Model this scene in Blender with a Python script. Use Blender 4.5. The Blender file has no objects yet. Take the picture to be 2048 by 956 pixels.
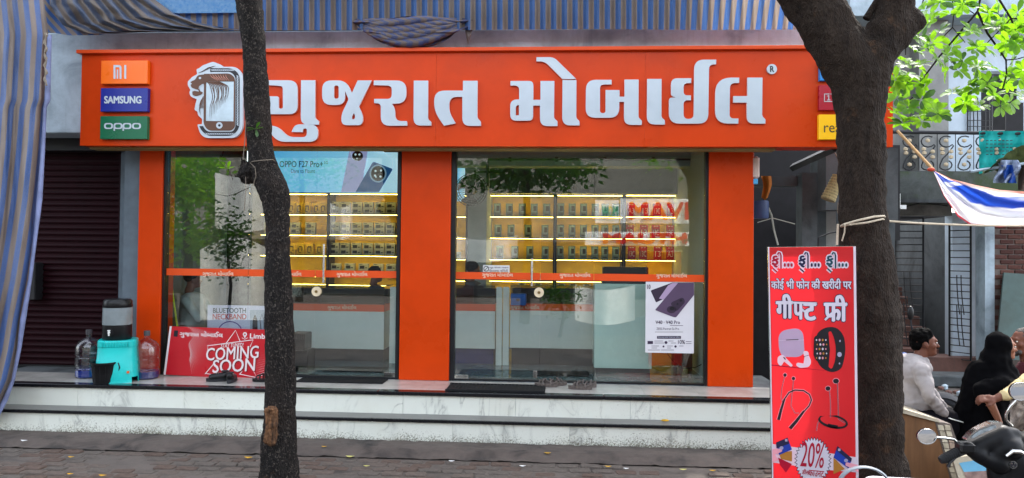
import bpy, math, random
from mathutils import Vector, Matrix, noise
from mathutils.geometry import tessellate_polygon
random.seed(7)
S = bpy.context.scene; C = S.collection
V = Vector; PI = math.pi
# ---------------------------------------------------------------- camera
F = 1480.0; CAM = V((0, -8.75, 2.06))
yaw, pitch, roll = math.atan(.062), .0186, .0106
fw = V((-math.sin(yaw)*math.cos(pitch), math.cos(yaw)*math.cos(pitch), math.sin(pitch)))
rt0 = V((math.cos(yaw), math.sin(yaw), 0)); up0 = rt0.cross(fw)
rt = rt0*math.cos(roll) + up0*math.sin(roll); up = rt.cross(fw)
cd = bpy.data.cameras.new('camera'); cam = bpy.data.objects.new('camera', cd); C.objects.link(cam)
cd.sensor_width = 36; cd.lens = F/2048*36; cd.clip_end = 500; cd.clip_start = .05
m = Matrix((rt, up, -fw)).transposed().to_4x4(); m.translation = CAM; cam.matrix_world = m
S.camera = cam
def P(px, py, Y):
    d = fw + rt*((px-1024)/F) - up*((py-478)/F)
    return CAM + d*((Y-CAM.y)/d.y)
def PG(px, py, Z=0.0):
    d = fw + rt*((px-1024)/F) - up*((py-478)/F)
    return CAM + d*((Z-CAM.z)/d.z)
def X(px, Y, py=520): return P(px, py, Y).x
def Z(py, Y, px=1024): return P(px, py, Y).z
# ---------------------------------------------------------------- light
EL, AZ = math.radians(50), math.radians(36)
W = bpy.data.worlds.new('World'); S.world = W; W.use_nodes = True
nt = W.node_tree; sky = nt.nodes.new('ShaderNodeTexSky'); sky.sky_type = 'NISHITA'; sky.sun_disc = False
sky.sun_elevation = EL; sky.sun_rotation = AZ; sky.dust_density = 2.5; sky.air_density = 1.0
hs_ = nt.nodes.new('ShaderNodeHueSaturation'); hs_.inputs['Saturation'].default_value = .38; nt.links.new(sky.outputs[0], hs_.inputs['Color']); nt.links.new(hs_.outputs[0], nt.nodes['Background'].inputs[0])   # hazy, whitish sky; nt.nodes['Background'].inputs[1].default_value = .15
sl = bpy.data.lights.new('sun', 'SUN'); sl.energy = 3.8; sl.angle = math.radians(.5); sl.color = (1, .95, .86)
so = bpy.data.objects.new('sun', sl); C.objects.link(so)
sdir = V((math.sin(AZ)*math.cos(EL), math.cos(AZ)*math.cos(EL), math.sin(EL)))
so.rotation_euler = sdir.to_track_quat('Z', 'Y').to_euler(); so.location = (6, 8, 12)
vs = S.view_settings; vs.view_transform = 'Standard'; vs.look = 'None'; vs.gamma = 1; vs.exposure = .12
# ---------------------------------------------------------------- materials
def lin(h):
    h = h.lstrip('#'); o = []
    for i in (0, 2, 4):
        c = int(h[i:i+2], 16)/255; o.append(c/12.92 if c < .04045 else ((c+.055)/1.055)**2.4)
    return (*o, 1)
class NT:
    def __init__(s, name):
        s.m = bpy.data.materials.new(name); s.m.use_nodes = True; s.t = s.m.node_tree
        s.b = s.t.nodes['Principled BSDF']; s.out = s.t.nodes['Material Output']
    def n(s, typ, **k):
        q = s.t.nodes.new('ShaderNode'+typ)
        for a, b in k.items():
            if a.startswith('i_'):
                key = a[2:]; q.inputs[int(key) if key.isdigit() else key.replace('_', ' ')].default_value = b
            else: setattr(q, a, b)
        return q
    def l(s, a, b): s.t.links.new(a, b)
    def coord(s, kind='Object', scale=(1, 1, 1)):
        tc = s.n('TexCoord'); mp = s.n('Mapping'); mp.inputs['Scale'].default_value = scale
        s.l(tc.outputs[kind], mp.inputs[0]); return mp.outputs[0]
    def noise(s, co, scale, detail=4, rough=.55, dist=0):
        q = s.n('TexNoise', i_Scale=scale, i_Detail=detail, i_Roughness=rough, i_Distortion=dist); s.l(co, q.inputs['Vector']); return q.outputs[0]
    def ramp(s, fac, stops):
        q = s.n('ValToRGB'); s.l(fac, q.inputs[0]); e = q.color_ramp.elements
        while len(e) < len(stops): e.new(.5)
        for k, (p, c) in zip(e, stops): k.position = p; k.color = c if isinstance(c, tuple) else (c, c, c, 1)
        return q.outputs[0]
    def mix(s, fac, a, b, mode='MIX'):
        q = s.n('Mix', data_type='RGBA', blend_type=mode)
        for i, v in ((0, fac), (6, a), (7, b)):
            if hasattr(v, 'links') or hasattr(v, 'is_linked'): s.l(v, q.inputs[i])
            else: q.inputs[i].default_value = v
        return q.outputs[2]
    def math(s, op, a, b=None):
        q = s.n('Math', operation=op)
        for i, v in ((0, a), (1, b)):
            if v is None: continue
            if hasattr(v, 'is_linked'): s.l(v, q.inputs[i])
            else: q.inputs[i].default_value = v
        return q.outputs[0]
    def bump(s, h, st, dist=.01):
        q = s.n('Bump', i_Strength=st, i_Distance=dist); s.l(h, q.inputs['Height']); s.l(q.outputs[0], s.b.inputs['Normal'])
    def col(s, c): s.l(c, s.b.inputs['Base Color'])
def M(name, hexc, rough=.5, metal=0, var=.12, vs_=6, bump=0, bs=60, scale=(1, 1, 1), emit=0, trans=0, spec=.3, dirt=0, dirtc='#3a332a', coat=0):
    k = NT(name); c = lin(hexc); co = k.coord(scale=scale); b = k.b
    b.inputs['Roughness'].default_value = rough; b.inputs['Metallic'].default_value = metal
    b.inputs['Specular IOR Level'].default_value = spec; b.inputs['Coat Weight'].default_value = coat
    n1 = k.noise(co, vs_, 6, .6)
    lo = tuple(x*(1-var*1.6) for x in c[:3])+(1,); hi = tuple(min(1, x*(1+var)) for x in c[:3])+(1,)
    cc = k.ramp(n1, [(.3, lo), (.7, hi)])
    if dirt:
        n2 = k.noise(co, 2.2, 8, .65, .4); cc = k.mix(k.ramp(n2, [(.48, 0.), (.75, dirt)]), cc, lin(dirtc))
    k.col(cc)
    k.l(k.ramp(n1, [(.2, max(0, rough-.08)), (.8, min(1, rough+.1))]), b.inputs['Roughness'])
    if bump: k.bump(k.noise(co, bs, 5, .6), bump)
    if emit: b.inputs['Emission Color'].default_value = c; b.inputs['Emission Strength'].default_value = emit
    if trans:
        tr = k.n('BsdfTranslucent'); k.l(cc, tr.inputs[0]); mx = k.n('MixShader', i_0=trans)
        k.l(b.outputs[0], mx.inputs[1]); k.l(tr.outputs[0], mx.inputs[2]); k.l(mx.outputs[0], k.out.inputs[0])
    return k.m
orange = M('orange_panel', '#c83c08', .3, var=.07, vs_=1.3, bump=.06, bs=2.2, spec=.15, dirt=.16, dirtc='#6a2410')
orange2 = M('orange_flashing', '#cf481a', .35, var=.05, spec=.2)
white_acr = M('white_acrylic', '#b4bec8', .12, var=.03)
black = M('black_paint', '#16161a', .4); dark = M('dark_grey', '#26272b', .55, var=.2)
blackp = M('black_plastic', '#101113', .35, var=.2, bump=.05, bs=40)
grey_wall = M('grey_plaster', '#606c75', .8, var=.1, bump=.1, dirt=.3)
inner_wall = M('interior_wall', '#9aa5a5', .7, var=.04)
inner_dark = M('interior_dark_panel', '#3c4247', .5, var=.06)
yellow = M('yellow_laminate', '#efc032', .45, var=.06)
chrome = M('brushed_steel', '#c6c6c4', .18, 1, var=.05)
white = M('white_paint', '#dfe0de', .45, var=.05)
mint = M('frosted_glass_front', '#bcd2cb', .25, var=.05, vs_=2)
granite = M('black_granite', '#17181b', .16, var=.4, vs_=90)
tread_m = M('grey_granite_tread', '#6a6a67', .35, var=.25, vs_=70, dirt=.3)
floor_m = M('platform_tile', '#aca9a2', .18, var=.08, vs_=3, dirt=.35)
teal = M('turquoise_plastic', '#16b8b4', .3, var=.04)
rubber = M('rubber_mat', '#17181a', .85, var=.2)
maroon = M('maroon_shutter_paint', '#21090f', .5, spec=.06, var=.15, vs_=3, dirt=.3, dirtc='#241318')
warm = M('led_strip', '#ffd766', .5, emit=26.0)
wood = M('brown_wood', '#6b3d28', .55, var=.3, scale=(1, 1, .2), vs_=20)
dull_dark = M('dark_metal_and_shade', '#1d1c1f', .6, var=.3)  # dark metal; its tone also stands in for shade inside openings
skin = M('skin', '#6a4030', .5, var=.08, vs_=20); skin2 = M('skin_fair', '#8a5a44', .5, var=.06, vs_=20)
hair = M('black_hair', '#060505', .8, spec=.06, var=.4, vs_=90, bump=.6, bs=220)
hairg = M('greying_hair', '#4a4542', .7, var=.5, vs_=120, bump=.4, bs=160)
shirtw = M('white_shirt_cloth', '#aba4a3', .8, var=.08, bump=.8, bs=9, trans=.15)
trouser = M('charcoal_trouser_cloth', '#17161b', .9, spec=.08, bump=.1, bs=30)
veil = M('black_veil_cloth', '#070709', .9, spec=.05, var=.2, bump=.15, bs=12)
cream = M('cream_cloth', '#cdb98a', .8, var=.06, bump=.1, bs=25)
maroonc = M('maroon_shirt_cloth', '#4c1a22', .8, bump=.1, bs=25)
def print_m(name, h, rough=.45, emit=0): return M(name, h, rough, var=.02, emit=emit)
# concrete
def conc(name, h, h2, sc=1.0, mossy=False, streak=.3):
    k = NT(name); co = k.coord(); n = k.noise(co, 1.6*sc, 9, .62, .5); n2 = k.noise(co, 9*sc, 8, .7)
    c = k.ramp(n, [(.32, lin(h2)), (.5, lin(h)), (.7, tuple(min(1, x*1.25) for x in lin(h)[:3])+(1,))])
    c = k.mix(k.ramp(n2, [(.35, .0), (.75, .35)]), c, lin(h2))
    st = k.noise(k.coord(scale=(7, 7, .35)), 2.2, 5, .6)
    c = k.mix(k.ramp(st, [(.55, 0.), (.8, streak)]), c, lin('#4b4c4a'))
    if mossy:
        c = k.mix(k.ramp(k.noise(co, 1.1, 7, .7), [(.48, 0.), (.6, .85)]), c, lin('#33451a'))
    k.col(c); k.b.inputs['Roughness'].default_value = .85; k.bump(k.noise(co, 30, 7, .7), .35); return k.m
concrete = conc('weathered_concrete', '#aabac4', '#7b8992'); concrete_d = conc('dark_shade_concrete', '#474c4e', '#222527')  # dark copy also carries the shade of the passage and stairwell in its colour
concrete_m = conc('mossy_concrete', '#4d5250', '#262b28', mossy=True)
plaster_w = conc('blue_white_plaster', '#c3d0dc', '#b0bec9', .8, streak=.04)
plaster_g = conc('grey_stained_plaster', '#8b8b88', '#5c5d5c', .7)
kerb_m = conc('kerb_concrete', '#4f4640', '#211d1b', 1.5)
ground_m = conc('dusty_ground', '#554d47', '#332e2a', 1.2)
def marble():
    k = NT('veined_white_marble'); co = k.coord('Generated'); tc = k.n('TexCoord'); geo = k.n('NewGeometry'); oi = k.n('ObjectInfo')
    vm = k.n('VectorMath', operation='ADD'); k.l(geo.outputs['Position'], vm.inputs[0])
    mp = k.n('VectorMath', operation='SCALE'); k.l(oi.outputs['Random'], mp.inputs['Scale']); mp.inputs[0].default_value = (40, 17, 9)
    k.l(mp.outputs[0], vm.inputs[1])
    rot = k.n('Mapping'); rot.inputs['Rotation'].default_value = (0, .75, 0); rot.inputs['Scale'].default_value = (1.4, 1, .55); k.l(vm.outputs[0], rot.inputs[0])
    v = k.noise(rot.outputs[0], 1.5, 5, .55, 1.6); a = k.math('ABSOLUTE', k.math('SUBTRACT', v, .5))
    vein = k.ramp(a, [(.0, 1.), (.013, .35), (.05, 0.)]); patch = k.ramp(k.noise(rot.outputs[0], 1.1, 2), [(.5, 0.), (.62, 1.)])
    c = k.mix(k.math('MULTIPLY', k.math('MULTIPLY', vein, patch), .55), lin('#d9dcd2'), lin('#5d5f60'))
    sp = k.n('SeparateXYZ'); k.l(geo.outputs['Position'], sp.inputs[0])
    low = k.n('MapRange'); k.l(sp.outputs[2], low.inputs[0]); low.inputs[1].default_value = .26; low.inputs[2].default_value = .0
    g = k.noise(geo.outputs['Position'], 55, 8, .8); g2 = k.noise(geo.outputs['Position'], 1.3, 4, .6)
    th = k.math('ADD', k.math('ADD', k.math('MULTIPLY', k.math('POWER', low.outputs[0], 1.6), .27), k.math('MULTIPLY', g2, .30)), g)
    c = k.mix(k.ramp(th, [(.77, 0.), (.88, .85)]), c, lin('#4b4630'))
    yl = k.noise(geo.outputs['Position'], 2.2, 5, .6)
    c = k.mix(k.ramp(yl, [(.5, 0.), (.85, .22)]), c, lin('#b5aa8c'))
    drip = k.n('Mapping'); drip.inputs['Scale'].default_value = (20, 1, 1.5); k.l(geo.outputs['Position'], drip.inputs[0])
    c = k.mix(k.ramp(k.noise(drip.outputs[0], 1.0, 5, .6), [(.66, 0.), (.85, .15)]), c, lin('#77705c'))
    k.col(c); k.b.inputs['Roughness'].default_value = .25; return k.m
marble_m = marble()
def bark(name, base, spots, dens=.66):
    k = NT(name); co = k.coord(); g = k.n('NewGeometry').outputs['Position']
    st = k.n('Mapping'); st.inputs['Scale'].default_value = (3, 3, .8); k.l(g, st.inputs[0])
    n = k.noise(st.outputs[0], 6, 9, .7, .6); c = k.ramp(n, [(.3, lin(base)), (.72, lin(spots))])
    sp = k.noise(g, 42, 6, .75, .8); c = k.mix(k.ramp(sp, [(dens-.03, 0.), (dens+.03, .6)]), c, lin('#7a7168'))
    big = k.noise(g, 2.2, 7, .7, .8); c = k.mix(k.ramp(big, [(.48, 0.), (.7, .5)]), c, lin('#3d322b'))
    pt = k.noise(g, 4.5, 4, .6); c = k.mix(k.ramp(pt, [(.64, 0.), (.70, .7)]), c, lin('#5a4230'))
    k.col(c); k.b.inputs['Roughness'].default_value = .92; k.b.inputs['Specular IOR Level'].default_value = .2
    vo = k.n('TexVoronoi', i_Scale=38.0); k.l(st.outputs[0], vo.inputs['Vector'])
    k.bump(k.math('ADD', k.noise(g, 45, 8, .75), k.math('MULTIPLY', vo.outputs[0], .9)), 1.0, .04); return k.m
bark_l = bark('dark_mottled_bark', '#0f0e10', '#2c2826', .58); bark_r = bark('coarse_brown_bark', '#1d1613', '#44382f', .66)
def leaf_m(name, c1, c2, tcol, fac):
    k = NT(name); oi = k.n('ObjectInfo'); g = k.n('NewGeometry'); n = k.noise(g.outputs['Position'], 14, 3)
    c = k.ramp(n, [(.35, lin(c1)), (.7, lin(c2))]); k.col(c); k.b.inputs['Roughness'].default_value = .4
    tr = k.n('BsdfTranslucent'); tr.inputs[0].default_value = lin(tcol); mx = k.n('MixShader', i_0=fac)
    k.l(k.b.outputs[0], mx.inputs[1]); k.l(tr.outputs[0], mx.inputs[2]); k.l(mx.outputs[0], k.out.inputs[0]); return k.m
leafm = leaf_m('fresh_leaf', '#3f6a16', '#5c8c22', '#8cc41e', .55); leafd = leaf_m('deep_leaf', '#22401a', '#31561c', '#4d7a1e', .35)
leafy = M('yellow_fallen_leaf', '#c99a1c', .6, var=.3, vs_=30)
def tarp(name, ca, cb, n, soft=.02, trans=.35, dirt=.5, ax=0):
    k = NT(name); tc = k.n('TexCoord'); sp = k.n('SeparateXYZ'); k.l(tc.outputs['UV'], sp.inputs[0]); u = sp.outputs[ax]
    f = k.math('FRACT', k.math('MULTIPLY', u, n)); f = k.math('ABSOLUTE', k.math('SUBTRACT', f, .5))
    c = k.mix(k.ramp(f, [(.25-soft, 0.), (.25+soft, 1.)]), lin(ca), lin(cb))
    g = k.n('NewGeometry').outputs['Position']; d = k.noise(g, 3, 8, .7); fine = k.noise(g, 120, 3)
    c = k.mix(k.ramp(d, [(.4, .1), (.75, dirt)]), c, lin('#4b4640')); c = k.mix(k.ramp(fine, [(.4, 0.), (.8, .25)]), c, lin('#8e857c'))
    k.col(c); k.b.inputs['Roughness'].default_value = .5; k.bump(k.noise(g, 14, 6, .6, .5), .35)
    tr = k.n('BsdfTranslucent'); k.l(c, tr.inputs[0]); mx = k.n('MixShader', i_0=trans)
    k.l(k.b.outputs[0], mx.inputs[1]); k.l(tr.outputs[0], mx.inputs[2]); k.l(mx.outputs[0], k.out.inputs[0]); return k.m
def glass(name, tint=(.9, .95, .94, 1), base=.045, rough=0.0):
    k = NT(name); lw = k.n('LayerWeight', i_Blend=.5); f = k.math('ADD', k.math('MULTIPLY', k.math('POWER', lw.outputs['Facing'], 5.0), .9), base)
    t = k.n('BsdfTransparent'); t.inputs[0].default_value = tint; gl = k.n('BsdfGlossy'); gl.inputs['Roughness'].default_value = rough
    mx = k.n('MixShader'); k.l(f, mx.inputs[0]); k.l(t.outputs[0], mx.inputs[1]); k.l(gl.outputs[0], mx.inputs[2]); k.l(mx.outputs[0], k.out.inputs[0]); return k.m
glass_m = glass('shopfront_glass', base=.10); jug_m = glass('clear_jug_plastic', (.80, .82, .86, 1), .13, .2)
jug_r = glass('reddish_jug_plastic', (.86, .62, .58, 1), .13, .2); case_gl = glass('display_case_glass', (.55, .6, .6, 1), .07)
water_b = M('blue_water', '#22409c', .2)
# ---------------------------------------------------------------- mesh helpers
class MB:
    def __init__(s): s.v = []; s.f = []; s.uv = None
    def add(s, vs_, fs):
        o = len(s.v); s.v += [V(p) for p in vs_]; s.f += [tuple(i+o for i in f) for f in fs]; return s
    def box(s, x0, x1, y0, y1, z0, z1, bev=0):
        if x0 > x1: x0, x1 = x1, x0
        if z0 > z1: z0, z1 = z1, z0
        if y0 > y1: y0, y1 = y1, y0
        if bev:
            b = min(bev, (x1-x0)/2.1, (y1-y0)/2.1, (z1-z0)/2.1); vs_ = []
            for zz, i in ((z0, b), (z0+b, 0), (z1-b, 0), (z1, b)):
                for xx, yy in ((x0+b, y0), (x1-b, y0), (x1, y0+b), (x1, y1-b), (x1-b, y1), (x0+b, y1), (x0, y1-b), (x0, y0+b)):
                    cx, cy = (x0+x1)/2, (y0+y1)/2
                    vs_.append((xx+(i if xx < cx else -i), yy+(i if yy < cy else -i), zz))
            fs = [tuple(range(7, -1, -1)), tuple(range(24, 32))]
            for k in range(3):
                for j in range(8): a = k*8+j; b2 = k*8+(j+1) % 8; fs.append((a, b2, b2+8, a+8))
            return s.add(vs_, fs)
        return s.add([(x0,y0,z0),(x1,y0,z0),(x1,y1,z0),(x0,y1,z0),(x0,y0,z1),(x1,y0,z1),(x1,y1,z1),(x0,y1,z1)],
                     [(0,3,2,1),(4,5,6,7),(0,1,5,4),(1,2,6,5),(2,3,7,6),(3,0,4,7)])
    def pbox(s, px0, py0, px1, py1, Y, d, bev=0):
        """box whose front face at depth plane Y covers that rectangle of the facade"""
        mx, my = (px0+px1)/2, (py0+py1)/2
        return s.box(P(px0, my, Y).x, P(px1, my, Y).x, Y, Y+d, P(mx, py1, Y).z, P(mx, py0, Y).z, bev)
    def tube(s, pts, r, n=8, caps=True, sq=None):
        pts = [V(p) for p in pts]; rs = r if isinstance(r, (list, tuple)) else [r]*len(pts); rings = []; u = None
        for i, p in enumerate(pts):
            t = (pts[min(i+1, len(pts)-1)]-pts[max(i-1, 0)]).normalized()
            if u is None: u = t.cross(V((0, 0, 1)) if abs(t.z) < .9 else V((0, 1, 0))).normalized()
            else: u = (u-t*u.dot(t)).normalized()
            w = t.cross(u); rings.append([p+(u*math.cos(a)+w*math.sin(a))*rs[i] for a in [2*PI*k/n for k in range(n)]])
        o = []; [o.extend(q) for q in rings]; fs = []
        for i in range(len(pts)-1):
            for k in range(n): a = i*n+k; b = i*n+(k+1) % n; fs.append((a, b, b+n, a+n))
        if caps: fs += [tuple(range(n-1, -1, -1)), tuple(range(len(o)-n, len(o)))]
        return s.add(o, fs)
    def lathe(s, prof, c, n=20, sx=1, sy=1):
        o = []; fs = []
        for r, z in prof:
            o += [(c[0]+r*sx*math.cos(2*PI*k/n), c[1]+r*sy*math.sin(2*PI*k/n), c[2]+z) for k in range(n)]
        for i in range(len(prof)-1):
            for k in range(n): a = i*n+k; b = i*n+(k+1) % n; fs.append((a, b, b+n, a+n))
        fs += [tuple(range(n-1, -1, -1)), tuple(range(len(o)-n, len(o)))]
        return s.add(o, fs)
    def torus(s, c, R, r, axis='Y', n=24, k=8):
        pts = []
        for i in range(n+1):
            a = 2*PI*i/n; q = (R*math.cos(a), 0, R*math.sin(a)) if axis == 'Y' else ((R*math.cos(a), R*math.sin(a), 0) if axis == 'Z' else (0, R*math.cos(a), R*math.sin(a)))
            pts.append(V(c)+V(q))
        return s.tube(pts, r, k, False)
    def grid(s, fn, nu, nv, uv=True):
        o = len(s.v); uvs = []
        for j in range(nv+1):
            for i in range(nu+1): s.v.append(V(fn(i/nu, j/nv)[:3])); uvs.append((i/nu, j/nv))
        for j in range(nv):
            for i in range(nu): a = o+j*(nu+1)+i; s.f.append((a, a+1, a+nu+2, a+nu+1))
        s.uv = uvs; return s
    def ell(s, c, r, n=12, rot=0):
        o = []; fs = []; m_ = n//2; c = V(c); R = Matrix.Rotation(rot, 3, 'Z')
        for j in range(1, m_):
            t = PI*j/m_
            for k in range(n): o.append(c+R@V((r[0]*math.sin(t)*math.cos(2*PI*k/n), r[1]*math.sin(t)*math.sin(2*PI*k/n), -r[2]*math.cos(t))))
        for j in range(m_-2):
            for k in range(n): a = j*n+k; b = j*n+(k+1) % n; fs.append((a, b, b+n, a+n))
        o += [c-V((0, 0, r[2])), c+V((0, 0, r[2]))]; L = len(o)
        for k in range(n): fs.append((L-2, (k+1) % n, k)); fs.append((L-1, (m_-2)*n+k, (m_-2)*n+(k+1) % n))
        return s.add(o, fs)
    def cap(s, a, ra, b, rb, n=12):
        a, b = V(a), V(b); d = (b-a); L = d.length or 1e-4; d = d/L; pts = []; rs = []
        for t in (-.999, -.7, -.3, 0): pts.append(a+d*(ra*t)); rs.append(ra*math.sqrt(1-t*t))
        for t in (0, .3, .7, .999): pts.append(b+d*(rb*t)); rs.append(rb*math.sqrt(1-t*t))
        return s.tube(pts, rs, n)
    def mesh(s, name, org=V((0, 0, 0)), smooth=None):
        me = bpy.data.meshes.new(name); me.from_pydata([tuple(p-org) for p in s.v], [], s.f)
        if s.uv:
            l = me.uv_layers.new(name='UVMap')
            for lp in me.loops: l.data[lp.index].uv = s.uv[lp.vertex_index]
        if smooth is not None:
            me.polygons.foreach_set('use_smooth', [True]*len(me.polygons)); me.set_sharp_from_angle(angle=math.radians(smooth))
        me.update(); return me
ORG = {}
def tag(o, label=None, cat=None, group=None, kind=None):
    for a, b in (('label', label), ('category', cat), ('group', group), ('kind', kind)):
        if b: o[a] = b
    return o
def thing(name, label, cat, loc=(0, 0, 0), group=None):
    o = bpy.data.objects.new(name, None); C.objects.link(o); o.location = loc; o.empty_display_size = .1; ORG[o.name] = V(loc); return tag(o, label, cat, group)
def org(p): return ORG.get(p.name, V((0, 0, 0))) if p else V((0, 0, 0))
def part(name, mb, mat, parent, label=None, kind=None, smooth=None):
    og = org(parent); me = mb if isinstance(mb, bpy.types.Mesh) else mb.mesh(name, og, smooth)
    if mat and not me.materials: me.materials.append(mat)
    o = bpy.data.objects.new(name, me); C.objects.link(o); o.parent = parent; ORG[o.name] = og; return tag(o, label, None, None, kind)
def solo(name, mb, mat, label, cat, group=None, kind=None, smooth=None):
    lo = V([min(p[i] for p in mb.v) for i in range(3)]); hi = V([max(p[i] for p in mb.v) for i in range(3)])
    c = V(((lo.x+hi.x)/2, (lo.y+hi.y)/2, lo.z)); me = mb.mesh(name, c, smooth); me.materials.append(mat)
    o = bpy.data.objects.new(name, me); C.objects.link(o); o.location = c; ORG[o.name] = c; return tag(o, label, cat, group, kind)
def struct(name, mb, mat, smooth=None):
    o = part(name, mb, mat, None, None, 'structure', smooth); return o
def remesh(mb, name, mat, parent, voxel=.01, smooth=6, label=None, disp=0, dsc=8, extra=None):
    me = mb.mesh('tmp'); o = bpy.data.objects.new('tmp', me); C.objects.link(o)
    r = o.modifiers.new('r', 'REMESH'); r.mode = 'VOXEL'; r.voxel_size = voxel; r.use_smooth_shade = True
    if smooth: q = o.modifiers.new('s', 'SMOOTH'); q.iterations = smooth; q.factor = .5
    dg = bpy.context.evaluated_depsgraph_get(); e = o.evaluated_get(dg); nm = bpy.data.meshes.new_from_object(e)
    bpy.data.objects.remove(o); bpy.data.meshes.remove(me); og = org(parent)
    vn = [v.normal.copy() for v in nm.vertices]; cs = [v.co.copy() for v in nm.vertices]; flat = []
    for p, n in zip(cs, vn):
        if disp: p = p+n*(noise.noise(p*dsc)*disp + noise.noise(p*dsc*3.1)*disp*.45)
        if extra: p = extra(p, n)
        flat += [p.x-og.x, p.y-og.y, p.z-og.z]
    nm.vertices.foreach_set('co', flat); nm.update()
    nm.materials.clear(); nm.materials.append(mat); nm.name = name
    for p in nm.polygons: p.use_smooth = True
    return part(name, nm, mat, parent, label)
def copytree(o, loc=None, label=None):
    def cp(q, par):
        c = q.copy(); C.objects.link(c); c.parent = par
        for h in q.children: cp(h, c)
        return c
    c = cp(o, None)
    if loc is not None: c.location = loc
    if label: c['label'] = label
    return c
# flat shapes drawn in facade pixel units, then put on a real plane
_tc = {}
def txt(body, bold=0, shear=0):
    k = (body, bold, shear)
    if k not in _tc:
        c = bpy.data.curves.new('t', 'FONT'); c.body = body; c.size = 1; c.offset = bold; c.shear = shear; c.resolution_u = 3
        o = bpy.data.objects.new('t', c); me = bpy.data.meshes.new_from_object(o)
        vs_ = [(v.co.x, v.co.y) for v in me.vertices]; fs = [tuple(p.vertices) for p in me.polygons]
        bpy.data.objects.remove(o); bpy.data.meshes.remove(me)
        mp = {}; idx = []; out = []
        for v in vs_:
            q = (round(v[0], 4), round(v[1], 4))
            if q not in mp: mp[q] = len(out); out.append(v)
            idx.append(mp[q])
        fs = [tuple(dict.fromkeys(idx[i] for i in f)) for f in fs]; _tc[k] = (out, [f for f in fs if len(f) > 2])
    return _tc[k]
def fillet(pts, seg=6):
    o = []; n = len(pts)
    for i, p in enumerate(pts):
        r = p[2] if len(p) > 2 else 0; b = V(p[:2])
        if not r: o.append(tuple(b)); continue
        a = V(pts[i-1][:2]); c = V(pts[(i+1) % n][:2]); d1 = a-b; d2 = c-b; l1, l2 = d1.length, d2.length
        r1 = min(r, l1*.5 if len(pts[i-1]) > 2 and pts[i-1][2] else l1*.98, l2*.5 if len(pts[(i+1) % n]) > 2 and pts[(i+1) % n][2] else l2*.98)
        s, e = b+d1/l1*r1, b+d2/l2*r1
        for k in range(seg+1): t = k/seg; w = .42; q = s*((1-t)**2)+b*(2*t*(1-t))+e*(t*t); o.append(tuple(q))
    return o
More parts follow.
